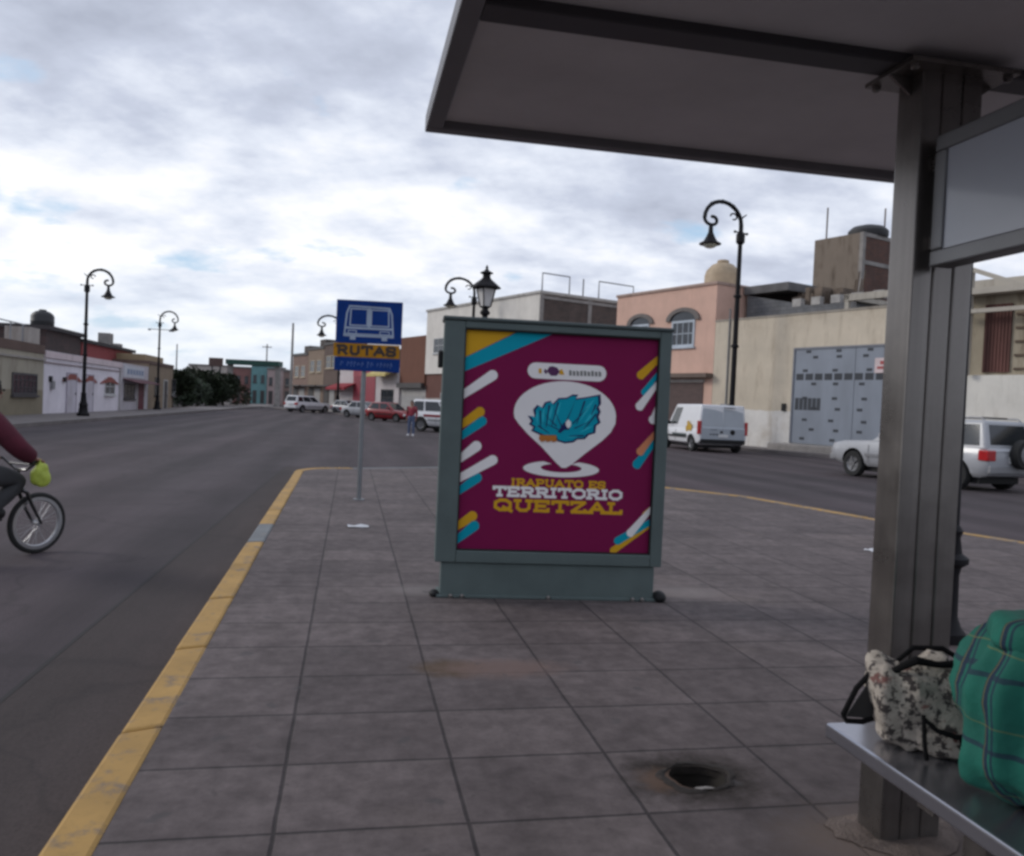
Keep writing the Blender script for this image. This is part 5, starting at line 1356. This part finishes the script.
b = MB(); b.add([(Sx(122), 0, 2.1), (Sx(146), 0, 2.1), (Sx(146), -1.0, 1.85), (Sx(122), -1.0, 1.85), (Sx(122), 0, 2.05), (Sx(146), 0, 2.05), (Sx(146), -1.0, 1.8), (Sx(122), -1.0, 1.8)], [(0, 3, 2, 1), (4, 5, 6, 7), (0, 1, 5, 4), (1, 2, 6, 5), (2, 3, 7, 6), (3, 0, 4, 7)]); b.build('awning', mat('plum_canvas', (.12, .05, .06), .9), t)
window(t, Sx(123.5), Sx(134), .75, 1.75, M_frame_d, (3, 2)); door(t, Sx(137), Sx(143), 1.95, mat('dark_red_door', (.12, .015, .03), .6))
olive = wall_mat('tan_plaster', (.26, .20, .14), dirt=.4)
hD = lz(160, 366)
t, L, w = block('house', 'tan plaster house at the end of the left row behind the grey-barred lamp', 'house', LP(yC + .05), LP(yD), 8, hD, olive, 'low houses along the left road')
MB().box(0, -.08, hD, L, 8, hD + .25).build('parapet', wall_mat('brown_parapet', (.13, .085, .07), dirt=.3), t)
window(t, 2, 3.4, 1, 2.4, M_frame_d); door(t, 5, 6.2, 2.2, M_frame_d); window(t, 8, 9.5, 1, 2.4, M_frame_d)
MB().box(1.0, .5, hD + .25, 7.0, 4, hD + .75).build('roof_room', wall_mat('ochre_upper', (.34, .26, .16), dirt=.4), t)

# ---- right row along the oblique street
def rt(px):                     # distance along the right facades where pixel column px meets them
    d = ray(px, 415); det = d.x * -SD.y + SD.x * d.y
    s = (FP.x * -SD.y + SD.x * FP.y) / det
    return (Vector((d.x*s, d.y*s, 0)) - FP).dot(SD)
def rz_(px, py, out=0.):
    d = ray(px, py); A = FP + SN * out; det = d.x * -SD.y + SD.x * d.y
    s = (A.x * -SD.y + SD.x * A.y) / det
    return CH + d.z * s
GR = 'buildings along the right street'
tw0, tw1 = rt(711), rt(955)
hw_ = (rz_(712, 322) + rz_(885, 308)) / 2
cream = wall_mat('cream_yard_wall', (.60, .52, .41), (.72, .69, .65), 1.75, .5, (.62, .55, .48))
t, L, w = block('yard_wall', 'long cream rendered yard wall with whitewashed foot and a grey metal gate', 'wall', fac(tw0), fac(tw1), .3, hw_, cream, GR)
def Rx(px, t0=None): return (tw0 if t0 is None else t0) - rt(px)
gx0, gx1 = Rx(793), Rx(893) + 1.3
gz0, gz1 = .30, rz_(795, 350)
gm = mat('gate_grey_blue_paint', (.21, .235, .28), .5, 0, .16, 1.2, streak=.3)
gb = MB(); gb.box(gx0, -.05, gz0, (gx0+gx1)/2 - .012, .0, gz1); gb.box((gx0+gx1)/2 + .012, -.05, gz0, gx1, .0, gz1)
gate = gb.build('gate', gm, t)
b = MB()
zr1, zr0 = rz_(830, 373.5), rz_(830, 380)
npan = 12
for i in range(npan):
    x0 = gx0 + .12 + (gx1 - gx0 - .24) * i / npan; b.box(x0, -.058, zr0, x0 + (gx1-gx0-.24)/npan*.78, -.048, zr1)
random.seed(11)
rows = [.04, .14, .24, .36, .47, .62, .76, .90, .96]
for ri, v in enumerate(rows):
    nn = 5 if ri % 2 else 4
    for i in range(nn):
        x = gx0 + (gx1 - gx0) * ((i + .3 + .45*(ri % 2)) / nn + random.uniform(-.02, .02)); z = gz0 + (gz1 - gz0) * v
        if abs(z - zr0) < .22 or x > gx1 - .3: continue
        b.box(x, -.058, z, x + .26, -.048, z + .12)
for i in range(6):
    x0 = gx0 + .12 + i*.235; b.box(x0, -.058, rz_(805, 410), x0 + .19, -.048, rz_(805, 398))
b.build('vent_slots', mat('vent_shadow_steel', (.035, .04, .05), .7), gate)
b = MB(); b.box(gx0 - .09, -.09, gz0, gx0, .0, gz1 + .09); b.box(gx1, -.09, gz0, gx1 + .09, .0, gz1 + .09); b.box(gx0, -.09, gz1, gx1, .0, gz1 + .09); b.build('frame', mat('gate_frame', (.16, .17, .2), .5), gate)
sx0 = Rx(873)
sg = MB().box(sx0, -.075, rz_(880, 373), sx0 + .85, -.058, rz_(880, 358)).build('notice_board', mat('pale_pink_notice', (.62, .50, .50), .6), t)
b = MB(); b.box(sx0 + .12, -.085, rz_(880, 369), sx0 + .62, -.0745, rz_(880, 366.5)); b.box(sx0 + .25, -.085, rz_(880, 364.5), sx0 + .55, -.0745, rz_(880, 361)); b.build('notice_mark', mat('notice_red', (.35, .06, .06), .6), sg)
MB().box(0, -.03, hw_, L, .33, hw_ + .09).build('coping', wall_mat('coping_cement', (.36, .32, .27), dirt=.5), t)
b = MB(); b.tube([(1.0, -.05, 0), (1.0, -.05, hw_ + .6)], .045, 7); b.build('conduit', mat('grey_conduit', (.2, .2, .2), .6), t)
MB().box(.78, -.18, 1.4, 1.2, -.0, 2.0).build('meter_box', mat('meter_grey', (.28, .28, .29), .5, .3), t)
MB().box(gx0 - .3, -1.3, -.1, gx1 + .3, 0, gz0 - .02).build('ramp', M_concrete, t, bevel=.05)
b = MB(); b.box(gx0 - .62, -.09, 1.75, gx0 - .42, 0, 2.1); b.build('intercom', M_dark, t)
# grey block house behind the wall, rubble on its roof
zg = rz_(720, 296, -2)
t, L, w = block('block_house', 'unfinished grey block house behind the left end of the cream wall', 'house', fac(tw0 - .2, -2), fac(rt(822), -2), 9, zg - 1.0, brick_mat('grey_blocks', (.20, .20, .21), (.16, .165, .175), (.12, .12, .12), .4, .2, .014), z0=-.1)
b = MB(); b.add([(0, 0, zg - 1.0), (L*.62, 0, zg - 1.0), (0, 0, zg - .15), (0, .25, zg - 1.0), (L*.62, .25, zg - 1.0), (0, .25, zg - .15)], [(0, 1, 2), (5, 4, 3), (1, 4, 5, 2), (0, 2, 5, 3), (0, 3, 4, 1)])
b.build('gable_wall', MATS['grey_blocks'], t)
MB().box(-.1, -.15, zg - .13, L*.42, 4, zg + .28).build('roof', mat('grey_roof_slab', (.13, .125, .125), .9, 0, .4, 1), t)
b = MB()
for i in range(26):
    x = L*.35 + random.uniform(0, L*.62); h = random.uniform(.1, .55); w_ = random.uniform(.15, .6)
    b.box(x, random.uniform(.3, 1.2), zg - 1.0, x + w_, random.uniform(1.3, 2.2), zg - 1.0 + h + .45*(x < L*.75))
b.build('roof_clutter', mat('roof_rubble', (.17, .13, .10), .9, 0, .6, .9), t)
for i in range(5): MB().box(L*.45 + i*1.1, -.02, zg - .98, L*.45 + i*1.1 + .5, .28, zg - .6).build('roof_block', mat('pale_rubble', (.42, .40, .38), .9, 0, .3, 2), t)
b = MB()
for i in range(4): b.tube([(L*.86 + i*.12, 1, zg - 1), (L*.86 + .1 + i*.16, 1, zg + .2 + .35*(i % 2))], .035, 5)
b.build('rebar', M_wood, t)
# beige tank on the pink house roof
pt = P(722, 285, 46.5)
tinaco((pt.x, pt.y, pt.z - .95), 1.0, 2.3, mat('beige_tank', (.42, .32, .21), .6, 0, .25, 1.5), 'beige water tank on the roof between the pink house and the tall lamp')
# concrete tank tower
pt = P(862, 250, 41.5)
c0 = Vector((pt.x, pt.y, 0)); zt = CH + (ray(862, 232).z) * 41.5; zb = 4.5
L1, L2 = 2.9, 3.6
rz0 = math.atan2(-SD.y, -SD.x)
t = thing('tank_tower', 'square concrete and brick tank tower standing behind the cream wall', 'tank tower', (c0.x, c0.y, 0), rz0)
MB().box(-L1, .02, 0, 0, L2, zt).build('wall', wall_mat('stained_concrete', (.205, .165, .13), dirt=.95), t)
MB().box(.0, .05, 0, .05, L2 + .0, zt - .02).build('wall', brick_mat('red_brick', (.15, .065, .045), (.10, .05, .04), (.10, .085, .075), .28, .09, .01), t)
MB().box(-.12, -.05, 0, .09, .16, zt).build('corner_column', M_concrete, t); MB().box(.0, .16, zt - 1.6, .085, L2, zt - 1.4).build('beam', M_concrete, t); MB().box(.0, .16, zt - .2, .085, L2, zt).build('beam', M_concrete, t)
MB().lathe([(.95, 0), (1.0, .12), (1.0, .35), (.8, .55), (.3, .68)], (-.75, 1.5, zt), 20).build('tank_lid', mat('dark_tank_lid', (.03, .03, .032), .6), t, True)
b = MB(); b.tube([(-2.4, .3, zt - .05), (-2.4, .3, zt + 1.7)], .04, 6); b.tube([(-.3, 2.2, zt), (-.3, 2.2, zt + 1.6)], .04, 6); b.build('rebar', mat('rusty_rod', (.12, .08, .06), .8), t)
# carport frame on the yard behind the wall
tA, tB = rt(822), rt(1024) - 6
t = thing('carport_frame', 'white steel roof frame above the cream wall near the tank tower', 'roof frame', tuple(fac(tA, -1.2)), rz0)
zc = rz_(850, 297, -1.2); Lc = tA - tB
b = MB(); b.box(0, -.1, zc - .18, Lc, .1, zc + .12)
b.box(0, -.1, zc - .12, .25, 6, zc + .1); b.build('beam', wall_mat('cream_beam', (.46, .42, .36), dirt=.4), t)
b = MB()
for x in (.12, 5.2, 10.5, Lc - .2): b.box(x - .1, -.08, 0, x + .1, .08, zc - .18)
b.build('column', wall_mat('cream_beam', (.46, .42, .36)), t)
b = MB(); b.box(.4, .5, zc - 1.6, Lc, .62, zc - .4); b.build('back_panel', mat('dark_yard_panel', (.10, .085, .075), .9, 0, .4, .8), t)
# rusty sheet building right of the post
tE = rt(1024) - 16
low_h = rz_(1000, 375)
t, L, w = block('workshop', 'workshop with whitewashed front and rusty boarded upper storey right of the post', 'workshop', fac(tw1 - .02), fac(tE), 8, low_h, wall_mat('white_shop_wall', (.70, .67, .61), dirt=.3), GR)
zu = rz_(1000, 292)
wood_up = wall_mat('boarded_upper', (.36, .31, .23), dirt=.8, hue=(.45, .35, .28))
MB().box(0, .3, low_h, L, 7.5, zu).build('upper_wall', wood_up, t)
rust = mat('rusty_sheet', (.13, .055, .045), .8, .1, .45, 1.5, streak=.2)
b = MB(); xr0 = tw1 - rt(975); xr1 = tw1 - rt(1002); nx = 16
for i in range(nx):
    x = xr0 + (xr1 - xr0)*i/nx; b.box(x, .22 if i % 2 else .25, low_h + .12, x + (xr1-xr0)/nx, .3, zu - .4)
b.build('corrugated_sheet', rust, t)
b = MB()
for k in range(5): b.box(xr1 + .15, .24, low_h + .2 + k*.5, L, .3, low_h + .28 + k*.5)
b.build('batten', M_wood, t)
b = MB(); b.box(-.1, -.35, zu - .05, L, .3, zu + .18); b.box(-.1, -.35, zu - .75, xr1 + 1.5, -.2, zu - .6)
b.bar((xr0 - .3, -.25, zu + .9), (xr0 + 1.6, -.25, zu + .1), .16); b.bar((xr0 - .3, -.25, low_h), (xr0 - .3, -.25, zu + .95), .16)
b.build('roof_frame', wall_mat('cream_beam', (.46, .42, .36)), t)
b = MB(); b.add([(xr0, 1.5, zu + .2), (L, 1.5, zu + .2), (L, 7.5, zu + 1.9), (xr0, 7.5, zu + 1.9), (xr0, 1.5, zu + .1), (L, 1.5, zu + .1), (L, 7.5, zu + 1.8), (xr0, 7.5, zu + 1.8)], [(0, 1, 2, 3), (7, 6, 5, 4), (0, 4, 5, 1), (1, 5, 6, 2), (2, 6, 7, 3), (3, 7, 4, 0)])
b.build('roof', mat('brown_roof_sheet', (.12, .085, .065), .85, 0, .3, 1), t)
# pink house
tp0 = rt(612); hp = (rz_(612, 300) + rz_(712, 283)) / 2
pink = wall_mat('salmon_plaster', (.66, .425, .335), dirt=.2, hue=(.75, .7, .68))
t, L, w = block('house', 'two storey salmon pink house with arched windows behind the totem', 'house', fac(tp0), fac(tw0 + .02), 10, hp, pink, GR)
MB().box(-.05, -.08, hp, L + .05, 10, hp + .14).build('parapet', wall_mat('pink_coping', (.42, .30, .25), dirt=.6), t)
def Px(px): return tp0 - rt(px)
for pa, pb_ in ((625, 648), (664, 694)):
    x0, x1 = Px(pa), Px(pb_); za, zb2 = rz_(680, 347), rz_(680, 321); xm = (x0+x1)/2
    wn = window(t, x0 + .3, x1 - .25, za, zb2, mat('pale_blue_frame', (.45, .50, .56), .6), (4, 2), f=.12)
    b = MB(); n_ = 14; r0, r1 = (x1-x0)/2 - .18, (x1-x0)/2 + .12
    for k in range(n_):
        a, c = R(180*k/n_), R(180*(k+1)/n_)
        b.face_poly([(xm + r1*math.cos(a), zb2 + .55*r1*math.sin(a)), (xm + r1*math.cos(c), zb2 + .55*r1*math.sin(c)), (xm + r0*math.cos(c), zb2 + .5*r0*math.sin(c)), (xm + r0*math.cos(a), zb2 + .5*r0*math.sin(a))], 0, .12)
    b.build('arch_trim', mat('arch_trim_grey', (.16, .14, .13), .8), wn)
    b = MB(); pl = [(xm + r0*math.cos(R(180*k/n_)), zb2 + .5*r0*math.sin(R(180*k/n_))) for k in range(n_ + 1)]
    b.face_poly(pl, 0, .03); b.build('fanlight', M_winglass, wn)
zs = rz_(690, 376)
MB().box(0, -.5, zs - .1, L, 0, zs + .12).build('canopy', wall_mat('dark_canopy', (.16, .12, .1), dirt=.3), t)
b = MB(); b.box(Px(668), -.04, .0, Px(702), .0, zs - .35); b.build('shutter', mat('brown_shutter', (.09, .055, .05), .7, 0, .3, 2, streak=4), t)
MB().box(Px(668), -.09, zs - .34, Px(703), 0, zs - .18).build('shutter_box', mat('pale_box', (.4, .36, .33), .7), t)
door(t, 1.0, 2.2, 2.3, M_frame_d); window(t, 2.8, 4.3, 1.0, 2.4, M_frame_d)
# low house between pink and white
tw2 = rt(535)
t, L, w = block('house', 'low grey plaster house hidden behind the totem', 'house', fac(tw2 - .02), fac(tp0 + .02), 9, 4.6, wall_mat('grey_plaster', (.34, .32, .30), dirt=.4), GR)
window(t, 1, 2.4, 1, 2.3); door(t, 3.4, 4.5, 2.2, M_frame_d); window(t, 5.4, 6.8, 1, 2.3)
# white upper building with a brick end wall
tw3 = rt(423); hw3 = (rz_(423, 312) + rz_(535, 295)) / 2; zl3 = rz_(425, 374)
wht = wall_mat('white_upper_plaster', (.72, .68, .62), dirt=.18)
t, L, w = block('apartment_house', 'tall white plaster building with a bare brick end wall and roof frames', 'building', fac(tw3), fac(tw2), 12, hw3, wht, GR, z0=zl3)
MB().box(.02, .15, -.1, L - .03, 11.9, zl3).build('lower_wall', wall_mat('brown_red_plaster', (.15, .065, .05), (.40, .36, .33), 1.8, .4), t)
MB().box(L, .2, zl3, L + .04, 11.95, hw3 - .05).build('end_wall', brick_mat('brown_brick', (.13, .09, .075), (.09, .068, .06), (.09, .08, .075), .3, .1, .012), t)
b = MB(); b.box(L, .0, hw3 - .35, L + .1, 12, hw3 - .15)
for y in (.1, 4.2, 8.3, 11.7): b.box(L, y - .15, zl3, L + .09, y + .15, hw3 - .05)
b.build('beam', M_concrete, t)
MB().box(-.1, -.1, hw3, L + .12, 12, hw3 + .18).build('parapet', wall_mat('white_coping', (.45, .43, .40), dirt=.6), t)
fr_ = mat('steel_frame_grey', (.16, .16, .17), .6)
z0f, z1f = hw3 + .18, rz_(560, 268)
for y0_, y1_ in ((.3, 2.6), (5.2, 8.4)):
    MB().tube([(L - .3, y0_, z0f), (L - .3, y0_, z1f), (L - .3, y1_, z1f), (L - .3, y1_, z0f)], .05, 6).build('roof_frame', fr_, t)
MB().tube([(L - .3, 3.8, z0f), (L - .3, 3.8, z1f)], .05, 6).build('roof_post', fr_, t)
window(t, (tw3 - rt(431)), (tw3 - rt(447)), rz_(440, 353), rz_(440, 338), M_frame_w, (3, 2)); window(t, L*.55, L*.7, rz_(440, 353), rz_(440, 338), M_frame_w, (3, 2))
for x in (3, 8, 12): door(t, x, x + 1.2, 2.2, M_frame_d, .15)
window(t, 5, 6.6, 1.0, 2.3, M_frame_d, y=.15)
# brown building
tb = rt(398); hb_ = rz_(410, 337)
t, L, w = block('building', 'plain brown block beside the white building right of the bus sign', 'building', fac(tb), fac(tw3 + .05), 10, hb_, wall_mat('brown_plaster', (.16, .065, .04), dirt=.2), GR, z0=rz_(410, 386))
MB().box(0, .2, -.1, L, 10, rz_(410, 386)).build('lower_wall', wall_mat('pale_fence_plaster', (.42, .40, .38), dirt=.4), t)
MB().box(0, -.3, rz_(410, 388), L, .1, rz_(410, 383)).build('canopy', M_frame_d, t)
b = MB(); b.box(.3, .15, .1, L - .3, .2, 2.0); b.build('shutter', mat('grey_shutter', (.34, .33, .32), .7, 0, .2, 2, streak=5), t)
# red and white shop with yellow awning
ts = rt(336)
hs_ = rz_(365, 369)
t, L, w = block('shop', 'red and white shop with a yellow awning behind the bus sign', 'shop', fac(ts), fac(tb + .05), 9, hs_, wall_mat('shop_white', (.55, .50, .50), dirt=.3), GR)
b = MB(); b.box(L*.30, -.06, 1.0, L*.42, .0, hs_); b.box(L*.5, -.06, 0, L*.66, 0, hs_ - .7); b.build('red_panel', mat('red_shop_paint', (.28, .03, .05), .6), t)
b = MB(); b.box(L*.3, -.10, hs_ - .75, L*.72, 0, hs_ - .1); b.build('sign_board', mat('red_shop_sign', (.35, .05, .07), .6), t)
def awn(x0, x1, z, m, out=1.3):
    b = MB(); b.add([(x0, 0, z), (x1, 0, z), (x1, -out, z - .5), (x0, -out, z - .5), (x0, 0, z - .06), (x1, 0, z - .06), (x1, -out, z - .75), (x0, -out, z - .75)], [(0, 3, 2, 1), (4, 5, 6, 7), (0, 1, 5, 4), (1, 2, 6, 5), (2, 3, 7, 6), (3, 0, 4, 7)])
    b.build('awning', m, t)
awn(0, L*.34, 3.1, mat('red_canvas', (.26, .015, .025), .8)); awn(L*.70, L*.98, hs_ - .1, mat('yellow_canvas', (.55, .44, .16), .8))
for x in (.36, .44, .56): MB().box(L*x, -.05, 0, L*x + 1.0, .0, 2.2).build('door', M_frame_d, t)
window(t, L*.75, L*.93, 1.0, 2.5, M_frame_d)
# tan and dark fronts further away
specs = [(336, 322, 345, 'dark brown two storey front left of the bus sign', (.13, .09, .075), 5), (322, 306, 350, 'tan front with cluttered roof beyond the white tall car', (.26, .19, .14), 6), (306, 291, 356, 'narrow dusty pink front next to the utility pole', (.24, .16, .13), 5)]
for i, (p1_, p0_, py, lab, c_, nw) in enumerate(specs):
    h = rz_((p0_ + p1_)/2, py)
    t, L, w = block('building', lab, 'building', fac(rt(p0_) - .04), fac(rt(p1_) + .04), 10, h, wall_mat('front_plaster_%s' % 'abc'[i], c_, dirt=.5), GR)
    MB().box(0, -.1, h, L, 3, h + .3).build('parapet', M_frame_d, t)
    MB().box(L*.2, 1, h + .3, L*.55, 4, h + 1.3).build('roof_room', wall_mat('roof_room_dark', (.08, .065, .06), dirt=.3), t)
    for k in range(2):
        window(t, L*(.15 + .42*k), L*(.15 + .42*k) + 1.6, h - 2.6, h - 1.2, mat('tan_frame', (.45, .36, .25), .7), (2, 2))
    MB().box(L*.1, -.05, 0, L*.42, 0, 2.5).build('door', M_frame_d, t); MB().box(L*.5, -.05, 0, L*.85, 0, 2.5).build('door', mat('grey_shutter', (.34, .33, .32), .7), t)
    MB().box(L*.05, -.9, 2.7, L*.95, 0, 2.85).build('canopy', M_frame_d, t)

# ---- far end of the street
def far_block(px0, px1, py, depth, c, name, label, cat='building', nw=3, back=12):
    a, c2 = P(px0, 398, depth), P(px1, 398, depth); a.z = c2.z = 0
    h = CH + ray((px0+px1)/2, py).z * depth
    t, L, w = block(name, label, cat, a, c2, back, h, wall_mat('far_' + name + str(px0), c, dirt=.35))
    MB().box(-.1, -.15, h, L + .1, back, h + .3).build('parapet', wall_mat('far_parapet', (.2, .18, .17)), t)
    for i in range(nw):
        x = L*(i + .25)/nw; window(t, x, x + L*.45/nw, h*.55, h*.55 + 1.4, M_frame_d, (2, 1)); MB().box(x, -.06, 0, x + L*.5/nw, 0, 2.3).build('door', M_frame_d, t)
    return t
far_block(226, 250, 368, 150, (.26, .13, .12), 'building', 'faded red building at the far end of the street left of the teal one')
far_block(250.5, 266, 366, 148, (.16, .32, .33), 'building', 'teal building at the far end of the street under the green footbridge', nw=2)
far_block(266.5, 282, 370, 146, (.42, .33, .32), 'building', 'pale pink building at the far end right of the teal one', nw=2)
far_block(282.5, 300, 372, 135, (.24, .17, .15), 'building', 'dusty brown low building behind the utility pole', nw=2)
far_block(188, 225.5, 366, 160, (.48, .44, .40), 'building', 'long pale building behind the dark trees', nw=5)
far_block(150, 187, 371, 170, (.34, .3, .28), 'building', 'grey building far behind the grey-barred street lamp', nw=4)
# green footbridge
d_ = 125; a, c2 = P(228, 361, d_), P(281, 362, d_)
t = thing('footbridge', 'dark green steel footbridge crossing the far end of the street', 'footbridge', (a.x, a.y, 0), math.atan2(c2.y - a.y, c2.x - a.x))
L = (c2 - a).xy.length; zf = a.z; gmt = mat('footbridge_green', (.012, .06, .045), .6)
MB().box(0, -1.1, zf - .5, L, 1.1, zf + .25).build('deck', gmt, t)
for x in (.4, L - .4):
    MB().box(x - .35, -.35, RD, x + .35, .35, zf - .45).build('column', M_concrete, t)
a = P(209, 361, 140); c2 = P(223, 361, 140)
t = thing('billboard', 'brown roadside board on two posts above the dark trees', 'billboard', (a.x, a.y, 0), math.atan2(c2.y - a.y, c2.x - a.x)); L = (c2-a).xy.length
MB().box(0, -.1, a.z - .8, L, .1, a.z + .6).build('panel', mat('brown_board', (.10, .06, .05), .8), t)
for x in (.5, L - .5): MB().box(x - .12, .1, RD, x + .12, .3, a.z).build('post', M_frame_d, t)

def utility_pole(px, pyb, pyt, m, lab, arms=True, r=.16):
    g = G(px, pyb, RD); H = lamp_h(px + 2, pyt, g)
    t = thing('utility_pole', lab, 'utility pole', (g.x, g.y, RD), R(-20), 'utility poles down the street')
    MB().tube([(0, 0, 0), (0, 0, H)], [r, r*.62], 10).build('pole', m, t, True)
    if arms:
        MB().box(-1.0, -.06, H - .7, 1.0, .06, H - .55).build('crossarm', M_wood, t)
        b = MB()
        for x in (-.85, -.3, .3, .85): b.lathe([(.05, 0), (.07, .06), (.04, .14)], (x, 0, H - .55), 8)
        b.build('insulators', M_white, t)
    return t
utility_pole(290, 408, 323, M_concrete, 'tall concrete utility pole left of the bus sign', False, .22)
utility_pole(265, 403.5, 344, M_concrete, 'farther utility pole with a crossarm beside the teal building', True, .2)
utility_pole(175, 406, 344, mat('galvanised_pole', (.22, .23, .24), .5), 'thin grey pole right of the grey-barred street lamp', False, .1)

# ------------------------------------------------------------------ trees
def leaf_mat(name, c):
    m, n, l, b = nodes(name)
    tc = n.new('ShaderNodeTexCoord'); gi = n.new('ShaderNodeNewGeometry')
    c1 = ramp(n, l, gi.outputs['Random Per Island'], 0, 1, tuple(x*.55 for x in c), tuple(x*1.5 for x in c))
    c1 = mixn(n, l, c1, ramp(n, l, noise(n, l, tc.outputs['Object'], .9, 3), .35, .65, (.6,)*3, (1.25,)*3), .8, 'MULTIPLY')
    l.new(c1, b.inputs['Base Color']); b.inputs['Roughness'].default_value = .75
    return m
LEAF = leaf_mat('dark_leaves', (.018, .030, .012)); LEAF2 = leaf_mat('brown_green_leaves', (.035, .036, .016))
BARK = mat('bark', (.055, .042, .034), .95, 0, .4, 5, .5)
def tree(g, H, cr, lab, leaf, n=4200, grp='dark trees at the end of the left row'):
    t = thing('tree', lab, 'tree', (g.x, g.y, RD), random.uniform(0, 6), grp)
    th = H * .42
    b = MB(); b.tube([(0, 0, -.05), (.06, .03, th*.5), (0, .05, th), (.05, 0, H*.7)], [.2, .16, .12, .05], 9)
    cl = []
    for k in range(9):
        a = 2*math.pi*k/9 + random.uniform(-.3, .3); r = cr * random.uniform(.35, .8); z = H * random.uniform(.36, .84)
        b.tube([(0, .04, th * random.uniform(.75, 1.1)), (r*.5*math.cos(a), r*.5*math.sin(a), z - .35), (r*math.cos(a), r*math.sin(a), z)], [.08, .05, .02], 6)
        cl.append((Vector((r*math.cos(a), r*math.sin(a), z)), cr * random.uniform(.42, .62)))
    cl.append((Vector((0, 0, H*.82)), cr*.5))
    b.build('trunk', BARK, t, True)
    lf = MB()
    for i in range(n):
        c_, r_ = random.choice(cl); v = Vector((random.gauss(0, 1), random.gauss(0, 1), random.gauss(0, .75))); v = v.normalized() * r_ * random.uniform(.35, 1.05) ** .5
        p_ = c_ + v; s = random.uniform(.12, .26); a = Vector((random.gauss(0, 1), random.gauss(0, 1), random.gauss(0, 1))).normalized(); q = a.orthogonal().normalized()
        lf.add([p_ - a*s, p_ + q*s*.5, p_ + a*s, p_ - q*s*.5], [(0, 1, 2, 3)])
    lf.build('crown', leaf, t)
for i, (px, py, d, cr) in enumerate(((171, 371, 72, 1.7), (184, 376, 84, 2.3), (197, 375, 90, 2.7), (211, 375, 96, 2.7), (223, 378, 104, 2.7))):
    g = P(px, 398, d); H = CH + ray(px, py).z * d - RD
    tree(g, H, cr, ['dark tree just right of the grey-barred street lamp', 'first dark clipped tree left of the pale board', 'broad dark tree above the maroon car', 'broad dark tree below the brown board', 'brownish tree at the right end of the dark tree row'][i], LEAF2 if i == 4 else LEAF)
